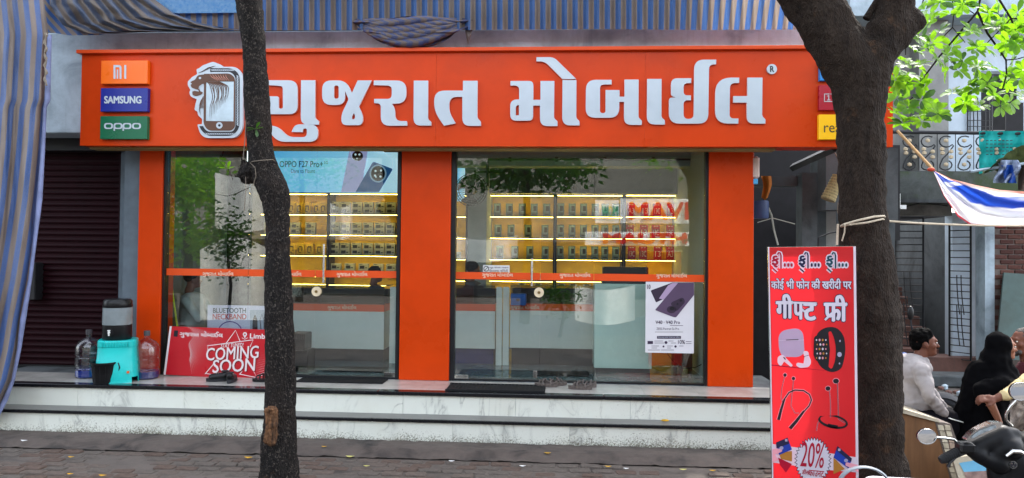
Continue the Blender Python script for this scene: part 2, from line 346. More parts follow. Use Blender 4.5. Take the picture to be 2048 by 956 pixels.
class FL:
    def __init__(s): s.v = []; s.f = []
    def add(s, vs_, fs): o = len(s.v); s.v += vs_; s.f += [tuple(i+o for i in f) for f in fs]; return s
    def poly(s, *loops, ox=0, oy=0, k=1):
        L = [[V((x, y, 0)) for x, y in fillet(l)] for l in loops]; fl = [p for l in L for p in l]
        return s.add([(ox+p.x/k, oy+p.y/k) for p in fl], [tuple(t) for t in tessellate_polygon(L)])
    def rect(s, x0, y0, x1, y1, r=0): return s.poly([(x0, y0, r), (x1, y0, r), (x1, y1, r), (x0, y1, r)])
    def disc(s, x, y, r, ry=None, n=16):
        ry = ry or r; return s.add([(x, y)]+[(x+r*math.cos(2*PI*i/n), y+ry*math.sin(2*PI*i/n)) for i in range(n)], [(0, i+1, (i+1) % n+1) for i in range(n)])
    def line(s, pts, w, sm=0):
        if sm:
            q = []; ww = []; W0 = w if isinstance(w, (list, tuple)) else [w]*len(pts); n = len(pts)
            for i in range(n-1):
                p0, p1, p2, p3 = (V(pts[max(0, min(n-1, k))]) for k in (i-1, i, i+1, i+2))
                for k in range(sm): t = k/sm; q.append(tuple((p1*2+(p2-p0)*t+(p0*2-p1*5+p2*4-p3)*t*t+(p1*3-p0-p2*3+p3)*t**3)*.5)); ww.append(W0[i]*(1-t)+W0[i+1]*t)
            pts = q+[pts[-1]]; w = ww+[W0[-1]]
        ws = w if isinstance(w, (list, tuple)) else [w]*len(pts); q = []; P2 = [V(p) for p in pts]
        for i, p in enumerate(P2):
            t = (P2[min(i+1, len(P2)-1)]-P2[max(i-1, 0)]).normalized(); n = V((-t.y, t.x))*(ws[i]/2); q += [tuple(p+n), tuple(p-n)]
        return s.add(q, [(2*i, 2*i+2, 2*i+3, 2*i+1) for i in range(len(P2)-1)])
    def text(s, body, x0, y0, x1, y1, bold=0, rot=0, shear=0, cut=None, grow=0):
        vs_, fs = txt(body, 0, shear)
        if cut is not None: fs = [f for f in fs if all(vs_[i][0] < cut for i in f)]
        xs = [v[0] for v in vs_]; ys = [v[1] for v in vs_]; a, b, c, d = min(xs), max(xs), min(ys), max(ys)
        cx, cy = (x0+x1)/2, (y0+y1)/2; cr, sr = math.cos(rot), math.sin(rot); r = bold*(x1-x0)/(b-a)*.8+grow
        x0 += r; x1 -= r; y0 += r*.6; y1 -= r*.6; nc = 1 if r < .05 else (8 if grow > .6 else 5)
        for k in range(nc):     # a heavier weight from slightly shifted strokes, each a hair in front of the last
            ox, oy = (0, 0) if nc == 1 else (r*math.cos(2*PI*k/nc), r*math.sin(2*PI*k/nc)*.8); o = []
            for x, y in vs_:
                px = x0+(x-a)/(b-a)*(x1-x0)-cx+ox; py = y1-(y-c)/(d-c)*(y1-y0)-cy+oy; o.append((cx+px*cr-py*sr, cy+px*sr+py*cr, k*.00012))
            s.add(o, fs)
        return s
    def mb(s, Y, depth=0, warp=None):
        m_ = MB(); n = len(s.v); pf = [P(v[0], v[1], Y)-V((0, v[2] if len(v) > 2 else 0, 0)) for v in s.v]
        if warp: pf = [warp(p) for p in pf]
        fs = []
        for f in s.f:
            a = pf[f[0]]; nn = V((0, 0, 0))
            for i in range(1, len(f)-1): nn += (pf[f[i]]-a).cross(pf[f[i+1]]-a)
            fs.append(f if nn.y < 0 else tuple(reversed(f)))
        if depth:
            e = {}
            for f in fs:
                for i in range(len(f)): a, b = f[i], f[(i+1) % len(f)]; e[(a, b)] = 1
            pf += [p+V((0, depth, 0)) for p in pf]
            for a, b in list(e):
                if (b, a) not in e: fs.append((b, a, a+n, b+n))
        return m_.add(pf, fs)
    def to(s, name, mat, parent, Y, depth=0, label=None, warp=None): return part(name, s.mb(Y, depth, warp), mat, parent, label)
GM = "ગુજરાત મોબાઈલ"
PLZ = Z(772, -.02, 1000)   # platform height
PLZ = .53; Z2 = .285; YP = 0.0
# ================================================================ GROUND
YS = -.70; YS2 = -.93          # front planes of the two risers
mb = MB(); mb.box(-16, 16, -9.9, 14, -.3, -.012); struct('pavement', mb, ground_m)
mb = MB(); mb.box(-40, 40, -17, -9.9, -.5, -.13); struct('road', mb, M('asphalt', '#46464a', .9, var=.2, vs_=30))
mb = MB(); mb.box(-60, 60, -70, -17, -.5, -.1); struct('far_ground', mb, ground_m)
pav = bpy.data.objects['pavement']
mb = MB(); mb.grid(lambda u, v: (-6.2+u*9.6, -1.42+v*.5+.02*noise.noise(V((u*40, 0, 0))), .052-.05*max(0, 1-v*3.2)+.012*noise.noise(V((u*50, v*9, 3)))+.012*noise.noise(V((u*140, v*12, 7)))), 260, 14)
struct('kerb_strip', mb, kerb_m, 40)
pm = [M('paver_%s' % n, h, .9, var=.25, vs_=25, bump=.5, bs=45, dirt=.7, dirtc='#2a2522') for n, h in (('brown', '#5a5049'), ('grey', '#57504a'), ('red', '#55473f'))]
pmesh = []
for k in range(9):
    w, d = .105, .066; b = .008; q = MB(); n = 14; ring = []
    for i in range(n):
        a = 2*PI*i/n; cx = max(-1, min(1, 1.35*math.cos(a))); cy = max(-1, min(1, 1.5*math.sin(a))); jx = random.uniform(-.012, .003); ring.append((cx*(w+jx), cy*(d+jx)+(.006*math.sin(cx*9))))
    top = [(x*.93, y*.9, .0) for x, y in ring]; low = [(x, y, -.014) for x, y in ring]; bot = [(x, y, -.05) for x, y in ring]
    q.add([(0, 0, random.uniform(-.003, .002))]+top+low+bot, [(0, 1+i, 1+(i+1) % n) for i in range(n)]+[(1+r*n+i, 1+(r+1)*n+i, 1+(r+1)*n+(i+1) % n, 1+r*n+(i+1) % n) for r in (0, 1) for i in range(n)])
    me = q.mesh('paver'); me.materials.append(pm[k % 3]); pmesh.append(me)
cells = []; rest = MB()
for r in range(24):
    for c in range(72):
        x = -6.2+c*.218+(r % 2)*.109; y = -1.50-r*.14
        if x > 8: continue
        vx = (V((x, y, 0))-CAM); dz = vx.dot(fw); px = 1024+F*vx.dot(rt)/dz; py = 478-F*vx.dot(up)/dz
        if -80 < px < 2100 and py < 1100: cells.append((py < 990 and -20 < px < 1560, y, x, r))
cells.sort(key=lambda t: (-t[0], -t[1])); npv = 0
for vis, y, x, r in cells:
    hz = .02*noise.noise(V((x*1.3, y*2, 1)))-.004+random.uniform(-.004, .004); rz = random.uniform(-.05, .05)
    if noise.noise(V((x*1.1, y*1.7, 9))) > .30 and y > -2.05: continue      # broken-out patches
    if vis and npv < 290:
        o = bpy.data.objects.new('paver', random.choice(pmesh)); C.objects.link(o); o.parent = pav
        o.location = (x, y, hz); o.rotation_euler = (random.uniform(-.05, .05), random.uniform(-.04, .04), rz); npv += 1
    else: rest.box(x-.1, x+.1, y-.062, y+.062, hz-.05, hz-.002)
o = part('paver_field', rest, pm[0], pav, None, 'stuff')
# fallen leaves & litter
for i, (px, py, c, w, wd) in enumerate([(497, 917, 0, .07, 'beside the small tree at far left of the kerb'), (142, 916, 0, .05, 'lying left on the broken pavers'), (700, 915, 1, .075, 'below the middle step, palest one'), (648, 895, 0, .045, 'right beside the slim trunk'), (733, 934, 1, .05, 'in the dark crack of the pavers'), (1095, 908, 0, .055, 'against the foot of the lower step'), (1216, 935, 0, .055, 'crumpled on the kerb edge'), (1366, 941, 1, .06, 'near the red board on the kerb'), (1425, 943, 0, .05, 'nearest the red advertising board'), (903, 924, 2, .05, 'a white scrap in the middle'), (1252, 939, 2, .045, 'a white scrap right of the crumpled leaf'), (140, 950, 0, .05, 'lowest at the bottom left'), (205, 953, 0, .06, 'at the bottom edge of the pavement'), (1045, 934, 2, .05, 'pale curl in the middle'), (48, 883, 2, .06, 'white pebble at the left step')]):
    p = PG(px, py, .05 if py < 912 else .01); q = MB(); w *= .6
    q.grid(lambda u, v: (p.x+(u-.5)*w*2, p.y+(v-.5)*w*1.1*math.sin(PI*max(.03, min(.97, u))), p.z+.008+.008*(u-.5)**2*4*w/.05+.006*abs(v-.5)), 6, 2)
    nm = 'paper_scrap' if c == 2 else 'fallen_leaf'
    solo(nm, q, white if c == 2 else (leafy if c == 0 else M('pale_leaf', '#b9b56a', .6)), ('white litter scrap on the kerb, ' if c == 2 else 'yellow fallen leaf on the pavement, ')+wd, 'litter' if c == 2 else 'leaf', 'litter on the pavement', smooth=60)
q = MB(); p = PG(846, 0) if 0 else P(1330, 843, -.80); q.ell((p.x, -.8, Z2+.02), (.045, .02, .012), 10)
solo('fallen_leaf', q, leafy, 'brown fallen leaf lying on the black middle tread', 'leaf', 'litter on the pavement', smooth=60)
# ================================================================ STEPS
XL, XR = X(-90, YS, 800), X(1606, YS, 800)
st = thing('entrance_steps', 'two white marble entrance steps with black granite treads below the shop', 'steps', (0, -.4, 0))
b = MB(); b.box(XL, XR, YS2+.02, .3, 0, Z2-.035); part('core', b, concrete, st)
b = MB(); b.box(XL, XR, YS+.02, .3, Z2-.03, PLZ-.042); part('core', b, concrete, st)
xj = X(1031, YS, 820); w = 1.235
k = math.floor((XL-xj)/w); x = xj+k*w
while x < XR:
    a, c = max(x, XL), min(x+w, XR)
    if c-a > .05: b = MB(); b.box(a+.0015, c-.0015, YS, YS+.018, Z2+.001, PLZ-.042); part('tile', b, marble_m, st)
    x += w
x = X(230, YS2, 860)-2*w; xs = [x+i*w for i in range(12)]
for a in xs:
    a0, c = max(a, XL), min(a+w, XR)
    if c-a0 > .05: b = MB(); b.box(a0+.0015, c-.0015, YS2, YS2+.018, .04, Z2-.036); part('tile', b, marble_m, st)
xs = [XL, X(300, YS), X(760, YS), X(1210, YS), XR]
for a, c in zip(xs, xs[1:]):
    b = MB(); b.box(a+.001, c-.001, YS-.03, YS+.10, PLZ-.04, PLZ+.001, .006); part('nosing', b, granite, st, 'polished black granite nosing of the platform')
    b = MB(); b.box(a+.001, c-.001, YS2-.03, YS2-.004, Z2-.034, Z2, .005); part('nosing', b, granite, st, 'black granite nosing of the middle tread')
    b = MB(); b.box(a+.001, c-.001, YS2-.004, YS+.0, Z2-.034, Z2+.001); part('tread', b, tread_m, st)
# platform floor tiles
x = XL; i = 0
while x < XR:
    c = min(x+.6, XR); b = MB(); b.box(x+.001, c-.001, YS+.1, .02, PLZ-.04, PLZ, .001); part('tile', b, floor_m, st); x += .6
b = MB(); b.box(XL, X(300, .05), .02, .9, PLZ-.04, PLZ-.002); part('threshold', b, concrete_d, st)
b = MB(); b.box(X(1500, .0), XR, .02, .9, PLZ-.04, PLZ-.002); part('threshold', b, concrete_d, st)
# ================================================================ SHOP BUILDING
shop = thing('shop_building', 'single storey mobile phone shop with orange pillars under a long orange sign', 'building', (0, 3, 0))
ZS = Z(290, 0, 1000)       # underside of sign level on the pillar plane
ZT = 4.9
pil = [(272, 319, 680), (800.5, 900, 540), (1417, 1507, 540)]
for x0, x1, py in pil:
    b = MB(); b.box(X(x0, YP, py), X(x1, YP, py), YP, YP+.30, PLZ+.002, ZS+.12, .004); part('pillar', b, orange, shop)
zb0 = Z(93, -.12, 800)-.25; zb1 = Z(60, -.12, 800)
b = MB(); b.box(X(-60, -.12, 80), X(1640, -.12, 80), -.12, .28, ZS+.121, zb1, .01); part('beam', b, concrete, shop, 'bare grey concrete beam above the sign')
b = MB(); b.box(X(60, -.10, 80), X(285, -.10, 80), -.10, .26, Z(217, -.10, 120), ZS+.119); part('lintel', b, concrete, shop)
b = MB(); b.box(X(-60, -.12), X(1475, -.12), .25, 9, zb1+.002, zb1+3.2); part('upper_wall', b, concrete_d, shop)  # unseen wall, ended early so sun reaches the right end of the tarp
b = MB(); b.box(X(250, .1, 500), X(271, .0, 500), .06, 3.2, PLZ, 3.95); part('side_wall', b, grey_wall, shop)
xr = X(1507, 0, 500)
b = MB(); b.box(X(1417, YP, 540)+.06, xr-.05, .31, 3.2, PLZ, 3.95); part('side_wall', b, inner_wall, shop)
xl_i, xr_i = X(272, 0), X(1417, YP, 540)+.06
b = MB(); b.box(xl_i, xr-.05, 3.2, 9, PLZ-.1, zb1); part('back_wall', b, inner_wall, shop)
b = MB(); b.box(xl_i, xr_i, .02, 3.2, PLZ-.15, PLZ-.001); part('interior_floor', b, M('interior_tile', '#6f7c80', .12, var=.05), shop)
b = MB(); b.box(xl_i, xr-.05, .285, 3.2, 3.96, 4.1); part('ceiling', b, inner_wall, shop)
b = MB(); b.box(X(900, 1.6), X(1417, 1.6), 1.6, 1.9, Z(332, 1.6, 1150), 3.955); part('ceiling_beam', b, inner_wall, shop)
b = MB(); b.box(X(972, 2.68), X(1412, 2.68), 2.68, 3.198, Z(387, 2.68, 1150), 3.955); part('bulkhead', b, inner_dark, shop, 'dark grey panel above the right shelves')
b = MB(); b.box(X(436, 2.5), X(503, 2.5), 2.5, 3.19, PLZ, Z(332, 2.5, 460)); part('wall_panel', b, dark, shop)
b = MB(); b.box(X(935, 2.2), X(972, 2.2), 2.2, 3.19, PLZ, 3.955); part('column', b, inner_wall, shop)
b = MB(); yc = 1.58; b.tube([P(975, 345, yc), P(975, 319, yc), P(1396, 319, yc)], .014, 8); 
for px in (1020, 1113, 1210, 1306): q = P(px, 319, yc); b.box(q.x-.02, q.x+.02, yc-.02, yc+.02, q.z-.03, q.z+.03)
part('conduit', b, black, shop)
b = MB(); b.pbox(1392, 298, 1406, 318, 1.55, .04); part('junction_box', b, white, shop)
# neighbour: shutter bay left
nb = thing('roller_shutter', 'dark maroon roller shutter closed in the bay left of the shop', 'shutter', (X(150, .45), .45, PLZ))
y0 = .45; zt = Z(200, y0, 150); x0, x1 = X(20, y0, 500), X(240, y0, 500); z = PLZ+.02; k = 0
while z < zt:
    b = MB(); h = .076; prof = [(y0+.012, z), (y0-.004, z+.006), (y0-.010, z+.022), (y0-.004, z+.04), (y0, z+.046), (y0, z+h-.014), (y0+.012, z+h-.006), (y0+.012, z+h)]
    for i in range(len(prof)-1):
        (a, c), (d, e) = prof[i], prof[i+1]; b.add([(x0, a, c), (x1, a, c), (x1, d, e), (x0, d, e)], [(0, 1, 2, 3)])
    part('slat', b, maroon, nb); z += h; k += 1
b = MB(); b.box(x1-.002, x1+.05, y0-.05, y0+.04, PLZ, zt); part('guide_rail', b, maroon, nb)
b = MB(); b.box(x0, x1, y0+.014, y0+.03, PLZ, zt); part('backing', b, dull_dark, nb)
b = MB(); b.box(x1+.051, X(271, .06, 500), y0-.1, y0+.5, PLZ, zt); part('jamb', b, grey_wall, nb)
b = MB(); b.box(x0, x1+.4, .26, y0+.2, zt, 3.3); part('shutter_housing', b, dull_dark, nb)
# left side of building beyond the tarp
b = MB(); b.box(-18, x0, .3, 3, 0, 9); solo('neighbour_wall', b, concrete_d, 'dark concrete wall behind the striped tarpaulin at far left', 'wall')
# ================================================================ SIGN
YF = -.45
sg = thing('shop_sign', 'long orange shop sign with big raised white Gujarati letters', 'sign', (P(970, 290, YF).x, YF+.2, P(970, 290, YF).z))
sx0, sx1 = P(162, 190, YF).x, P(1786, 190, YF).x; sz0, sz1 = P(970, 292.5, YF).z, P(970, 104, YF).z
xs = [sx0, P(872, 190, YF).x, P(1290, 190, YF).x, sx1]
for a, c in zip(xs, xs[1:]): b = MB(); b.box(a+.0008, c-.0008, YF, YF+.008, sz0, sz1); part('face_panel', b, orange, sg)
b = MB(); b.box(sx0, sx1, YF+.009, -.13, sz0+.004, sz1); part('sign_box', b, orange, sg)
b = MB(); fz0, fz1 = P(970, 105, YF-.06).z, P(970, 94, YF-.06).z
b.box(sx0-.03, sx1+.02, YF-.06, -.125, sz1+.0005, fz1+.0, .002); part('top_flashing', b, orange2, sg)
b = MB(); b.box(sx0+.02, X(1545, -.2), -.30, -.14, sz0-.018, sz0+.003); part('under_trim', b, M('aged_cream_trim', '#9a8a5a', .7, dirt=.5), sg)
A = []
def L(ox, oy, k, *loops): f = FL(); f.poly(*loops, ox=ox, oy=oy, k=k); return f
R2 = (520, 140, 6.375); R3 = (780, 140, 6.375); R4 = (1000, 100, 5.624); R5 = (1280, 100, 5.624)
danda = lambda x0, x1, y0, y1, xf: [(x0, y0), (x1, y0), (x1-2, y1-80, 30), (xf, y1-48, 12), (xf, y1), (x0-4, y1, 95)]
letters = [
 L(*R2, [(105,130),(480,130,120),(480,563,110),(55,563,60),(55,335,30),(240,335,30),(240,492,24),(292,492,24),(290,205,40),(105,192)]),
 L(*R2, danda(523, 706, 130, 697, 752)),
 L(*R2, [(100,710),(215,710,80),(370,855,70),(597,855,60),(597,745,34),(550,748,20),(545,792),(403,790),(440,692,70),(742,692,110),(742,915,130),(230,915,90),(100,770)]),
 L(*R2, [(792,132,120),(1100,132,110),(1172,292),(1245,132),(1426,132),(1262,465,12),(1320,600,60),(1300,703,130),(1040,703,120),(1035,570,70),(1130,375,20),(1084,268),(1088,445,110),(792,445,120)],
   [(945,198,28),(1003,198,28),(1003,365,28),(945,365,28)], [(1198,550),(1214,590,15),(1205,628,20),(1172,628,20),(1174,590,15)]),
 L(*R2, [(1450,133),(1867,133,130),(1867,427,130),(1682,430),(1725,490,60),(1725,648,90),(1875,652,10),(1878,710),(1540,710,115),(1540,425,50),(1455,422),(1455,368),(1680,368,60),(1680,200,55),(1450,192)]),
 L(*R3, danda(303, 487, 135, 708, 527)),
 L(*R3, [(930,137),(1118,137),(1114,612,30),(1158,655,12),(1160,712),(922,712,100),(922,342),(757,342,130),(757,540,70),(838,680),(688,710),(563,530,120),(563,262,190),(930,262)]),
 L(*R4, [(118,348),(375,348,50),(375,560),(455,560),(455,348),(612,348),(608,770,30),(647,800,10),(647,855),(450,855,85),(450,625),(372,625),(372,795,55),(115,795,70),(115,558,75),(215,555),(215,400,50),(118,400)], [(178,735),(178,620,32),(213,620),(213,735)]),
 L(*R4, danda(703, 860, 338, 848, 895)),
 L(*R4, [(410,80),(605,80,50),(856,325),(703,327),(505,130,50),(410,128)]),
 L(*R4, [(1256,335),(1256,388),(1125,388,45),(1125,710,33),(1187,710,33),(1187,450),(1345,450),(1345,525),(1400,525),(1400,332),(1560,332),(1558,762,30),(1597,795,10),(1595,842),(1395,842,85),(1395,583),(1342,583),(1340,762,110),(963,762,110),(968,335,110)]),
 L(*R5, danda(80, 243, 325, 838, 280)),
 L(*R5, [(858,108),(856,160),(777,165,50),(767,828,110),(325,828,120),(325,535,95),(400,535,8),(348,515,70),(348,317,75),(577,317),(575,372),(490,372,50),(490,510,45),(573,510),(573,565),(490,565,50),(490,775,56),(603,775,56),(610,108,110)]),
 L(*R5, [(1117,310),(1115,370),(1012,372,60),(1007,770,50),(1108,770),(1105,828),(843,828,150),(848,310,180)]),
 L(*R5, [(1207,310),(1378,310),(1374,745,30),(1412,780,10),(1410,828),(1200,828,85),(1200,592),(1048,592),(1048,518),(1207,518)])]
edge_m = M('letter_return', '#d98f7c', .4)
for f in letters:
    ob = f.to('letter', white_acr, sg, YF-.035, .034); ob.data.materials.append(edge_m)
    for p in ob.data.polygons:
        if abs(p.normal.y) < .5: p.material_index = 1
f = FL().disc(1544, 138, 10, 10, 24); d_ = f.to('registered_mark', white_acr, sg, YF-.03, .029)
FL().text('R', 1540, 132, 1548.5, 144, .03).to('lettering', M('ink_black', '#18181c', .5), d_, YF-.032)
# brand plates
def plate(x0, y0, x1, y1, mat, label, draw, dp=.06, lm=None):
    b = MB(); b.pbox(x0, y0, x1, y1, YF-dp, dp-.002, .003); p = part('brand_plate', b, mat, sg, label)
    f = FL(); draw(f); f.to('lettering', lm or white_acr, p, YF-dp-.003); return p
mi = M('orange_plate', '#f06a12', .3, var=.02); ps = M('navy_plate', '#1d2a86', .3, var=.02); pg = M('green_plate', '#0f5f40', .3, var=.02)
def d_mi(f):
    f.poly([(227,130),(243,130,6),(243,157.5),(239,157.5),(239,134.5,2),(231,134.5),(231,157.5),(227,157.5)]); f.rect(233.5,139,236.5,157.5); f.rect(248.5,130,252.5,157.5)
plate(202, 121, 295, 167.5, mi, 'small orange brand plate lettered mi on the sign', d_mi)
plate(201, 176, 295, 223, ps, 'navy brand plate lettered SAMSUNG on the sign', lambda f: f.text('SAMSUNG', 208, 192, 283, 207, .06))
def d_op(f):
    for x in (208, 227, 245, 264):
        k = 18; f.poly([(x,246,8),(x+k,246,8),(x+k,258,8),(x,258,8)], [(x+3.5,248.5,6),(x+k-3.5,248.5,6),(x+k-3.5,255.5,6),(x+3.5,255.5,6)])
    f.rect(227,251,230,261.5); f.rect(245,251,248,261.5)
plate(200, 232, 294, 278, pg, 'green brand plate lettered oppo on the sign', d_op)
plate(1640, 122, 1730, 161, M('blue_plate', '#0f78c4', .3, var=.02), 'blue brand plate half hidden behind the thick tree', lambda f: f.text('vivo', 1668, 133, 1715, 150, .04))
def d_1p(f):
    f.line([(1659,188),(1649,188),(1649,203),(1666,203),(1666,195)], 1.8); f.line([(1654.5,192.5),(1657.5,190.5),(1657.5,200)], 1.8); f.line([(1654,200),(1661,200)], 1.4); f.line([(1661,188),(1669,188)], 1.6); f.line([(1665,184),(1665,192)], 1.6)
plate(1639, 170, 1730, 220, M('crimson_plate', '#a3122c', .3, var=.02), 'crimson brand plate with a framed number one and plus', d_1p)
plate(1638, 229, 1730, 279, M('yellow_plate', '#f4b816', .3, var=.02), 'yellow brand plate lettered realme behind the tree', lambda f: f.text('realme', 1648, 244, 1722, 265), lm=M('dark_print', '#33302c', .5))
# lion and phone emblem
k_ = 5.314; lo = (360, 110, k_)
brown = M('lion_brown', '#5b3a2a', .4); ink = M('ink_dark', '#1b1a22', .4); pale = M('pale_blue_print', '#b9cad4', .2)
f = FL().poly([(205,140,10),(240,110,20),(350,70,20),(440,105,20),(460,125),(600,125,70),(668,200,70),(668,780,60),(600,882,100),(270,882,60),(215,840,40),(183,738,12),(232,735,5),(236,680,10),(190,640,20),(185,600,10),(153,585,14),(165,515,20),(178,470,5),(110,440,30),(98,395,20),(112,372,10),(80,320,20),(84,280,10),(130,232,10),(182,205,10),(174,150,15)], ox=lo[0], oy=lo[1], k=k_)
em = f.to('lion_emblem', white_acr, sg, YF-.04, .038, 'white edged cut-out emblem of a lion head merging with a phone')
def lp(pts): return [(360+x/k_, 110+y/k_) for x, y in pts]
f = FL().poly([(320,140,10),(560,140,60),(635,210,60),(632,780,60),(560,860,90),(290,860,60),(225,800,30),(205,755),(245,755),(265,790,40),(300,815,30),(560,815,40),(590,770,30),(590,230,40),(540,180,30),(320,180)], ox=lo[0], oy=lo[1], k=k_); f.to('ornament_band', ink, em, YF-.042)
f = FL()
for i in range(58):
    t = i/57
    if t < .2: x, y = 340+t/.2*230, 160
    elif t < .75: x, y = 612, 215+(t-.2)/.55*540
    else: x, y = 590-(t-.75)/.25*330, 838
    f.disc(360+x/k_, 110+y/k_, 1.5, 1.5, 5)
    f.line(lp([(x-14, y-10), (x+14, y+10)]), .7)
tag(f.to('ornament', white_acr, em, YF-.044), kind='stuff')
f = FL().poly([(255,200),(530,195,60),(585,240,50),(585,770,50),(545,805,50),(300,805,50),(250,740,40)], [(278,282),(572,282),(568,705),(275,700)], ox=lo[0], oy=lo[1], k=k_); f.to('phone_body', brown, em, YF-.0435)
FL().poly([(278,282),(572,282),(568,705),(275,700)], ox=lo[0], oy=lo[1], k=k_).to('screen', pale, em, YF-.0415)
f = FL().poly([(200,212,10),(300,202,30),(325,275,30),(278,292),(215,322,10),(203,355,10),(215,385,10),(245,395,12),(232,418,20),(170,440,20),(132,425,15),(130,388,8),(165,378,6),(196,380,4),(196,372,4),(160,362,14),(122,345,10),(112,318,6),(128,305,4),(108,290,6),(128,276,4),(160,262,8),(182,225,10)], ox=lo[0], oy=lo[1], k=k_)
f.poly([(262,300,10),(275,285),(275,690),(262,640)], ox=lo[0], oy=lo[1], k=k_); f.to('lion_face', brown, em, YF-.0445)
f = FL().disc(360+212/k_, 110+245/k_, 2.6, 2.2, 8); f.line(lp([(125,370),(160,378),(200,385)]), 1.2); f.line(lp([(200,360),(205,335),(240,310)]), 1.0)
f.disc(360+418/k_, 110+748/k_, 6.5, 6.5, 18); f.to('eye_and_button', white_acr, em, YF-.0465)
FL().disc(360+418/k_, 110+748/k_, 2.6, 2.6, 12).to('button_ring', ink, em, YF-.0475)
f = FL(); f2 = FL()
for i in range(12):
    e = (11-i)/11; f.line(lp([(282+i*12, 283), (318+i*17, 330-6*e), (345+i*15+10*math.sin(i*2.3), 395+55*e), (318+i*17, 440+120*e), (332+i*15-14*e, 480+205*e+12*math.sin(i*2.1))]), [1.7, 1.5, 1.2, .8, .2], 5)
for i in range(9):
    a = i/8; f.line(lp([(190+a*50, 190-a*12), (240+a*60, 175-a*40), (330+a*50, 130-a*15)]), [.3, 1.1, .3], 4)
    f.line(lp([(250, 440+a*120), (215-a*10, 500+a*70), (205+a*15, 560+a*80)]), [1.3, .9, .2], 4)
f.to('mane', brown, em, YF-.0455)
for i in range(7): a = i/6; f2.line(lp([(315+a*170, 205), (340+a*150, 235), (400+a*120, 270)]), [.3, 1.0, .3])
f2.to('mane_highlight', edge_m, em, YF-.0450)
# ================================================================ SHOPFRONT GLASS
YG = .08
GMm = M('vinyl_lettering', '#dfc7b0', .4); orangev = M('orange_vinyl', '#d84c18', .35, var=.02)
def frame(x0, x1, name_lbl):
    t = thing('shopfront_frame', name_lbl, 'frame', (X((x0+x1)/2, YG), YG, PLZ))
    xa, xb = X(x0, YP+.02), X(x1, YP+.02)
    for a, c in ((xa, xa+.055), (xb-.04, xb)): b = MB(); b.box(a, c, YP+.03, YG+.06, PLZ, ZS+.1); part('upright', b, black, t)
    b = MB(); b.box(xa+.056, xb-.041, YG-.03, YG+.05, PLZ, PLZ+.022); part('threshold', b, black, t)
    b = MB(); b.box(xa+.056, xb-.041, YG-.02, YG+.05, ZS+.0, ZS+.06); part('head', b, black, t)
    return xa+.056, xb-.041
zb_, zt_ = PLZ+.026, ZS+.05
def pane(name, xa, xb, label, words=(), band=True, cat='glass panel', grp='clear glass panes of the shopfront'):
    t = thing(name, label, cat, ((xa+xb)/2, YG, PLZ), grp)
    b = MB(); b.box(xa+.002, xb-.002, YG, YG+.01, zb_, zt_); part('pane', b, glass_m, t)
    if band:
        mid = (1024-0); z0, z1 = Z(557, YG, 850), Z(543, YG, 850)
        b = MB(); b.box(xa+.003, xb-.003, YG-.0035, YG-.001, z0, z1); v = part('vinyl_stripe', b, orangev, t)
        for wx in words:
            y_ = 549.5+(wx-850)*.004; f = FL().text(GM, wx-31, y_-6, wx+31, y_+6, .025); f.to('lettering', GMm, v, YG-.005)
    return t
xa, xb = frame(319, 799, 'black steel frame around the left glass bay'); g1 = [xa, X(497, YG), X(631, YG), xb]
pane('glass_pane', g1[0], g1[1], 'wide fixed glass pane at the far left beside the orange pillar', (436,))
pane('glass_pane', g1[1], g1[2], 'glass pane directly behind the slim tree trunk', (572,))
dl = pane('glass_door', g1[2], g1[3], 'glass door of the left bay with a long steel handle', (704,), cat='door')
xa, xb = frame(901, 1418, 'black steel frame around the right glass bay'); g2 = [xa, X(1081, YG), X(1188, YG), xb]
dr = pane('glass_door', g2[0], g2[1], 'glass door of the right bay beside the middle pillar', (995,), cat='door')
pane('glass_pane', g2[1], g2[2], 'narrow glass pane right of the right door handle', (1150,))
pane('glass_pane', g2[2], g2[3], 'fixed glass pane at the far right behind the phone poster', (1343,))
for d, hx, ya, yb, lx, ly in ((dl, 648, 488, 566, 633, 583), (dr, 1064, 517, 572, 1078, 585)):
    b = MB(); a, c = P(hx, ya, YG-.05), P(hx, yb, YG-.05); b.tube([a, V((a.x, a.y, c.z))], .013, 10)
    for z in (a.z-.03, c.z+.03): b.tube([(a.x, YG-.05, z), (a.x, YG, z)], .008, 8)
    part('handle', b, chrome, d, smooth=40)
    b = MB(); q = P(lx, ly, YG-.02)
    b.tube([(q.x, YG-.03, q.z), (q.x, YG-.001, q.z)], .058, 24); lk = part('lock', b, M('cream_enamel', '#d8c7a8', .3), d, smooth=40)
    b = MB(); b.tube([(q.x, YG-.037, q.z), (q.x, YG-.031, q.z)], .018, 16); part('keyhole_ring', b, M('brass', '#8a744a', .3, 1), lk)
    b = MB(); xx = hx; 
for d, x0, y0_, x1, y1_ in ((dl, 768, 745, 797, 756), (dr, 905, 750, 936, 758), (dr, 1066, 742, 1074, 757)):
    b = MB(); b.pbox(x0, y0_, x1, y1_, YG-.012, .03, .002); part('patch_fitting', b, chrome, d)
for d, x0, x1 in ((dl, 768, 798), (dr, 905, 938)): b = MB(); b.pbox(x0, 296, x1, 304, YG-.012, .03); part('top_hinge', b, black, d)
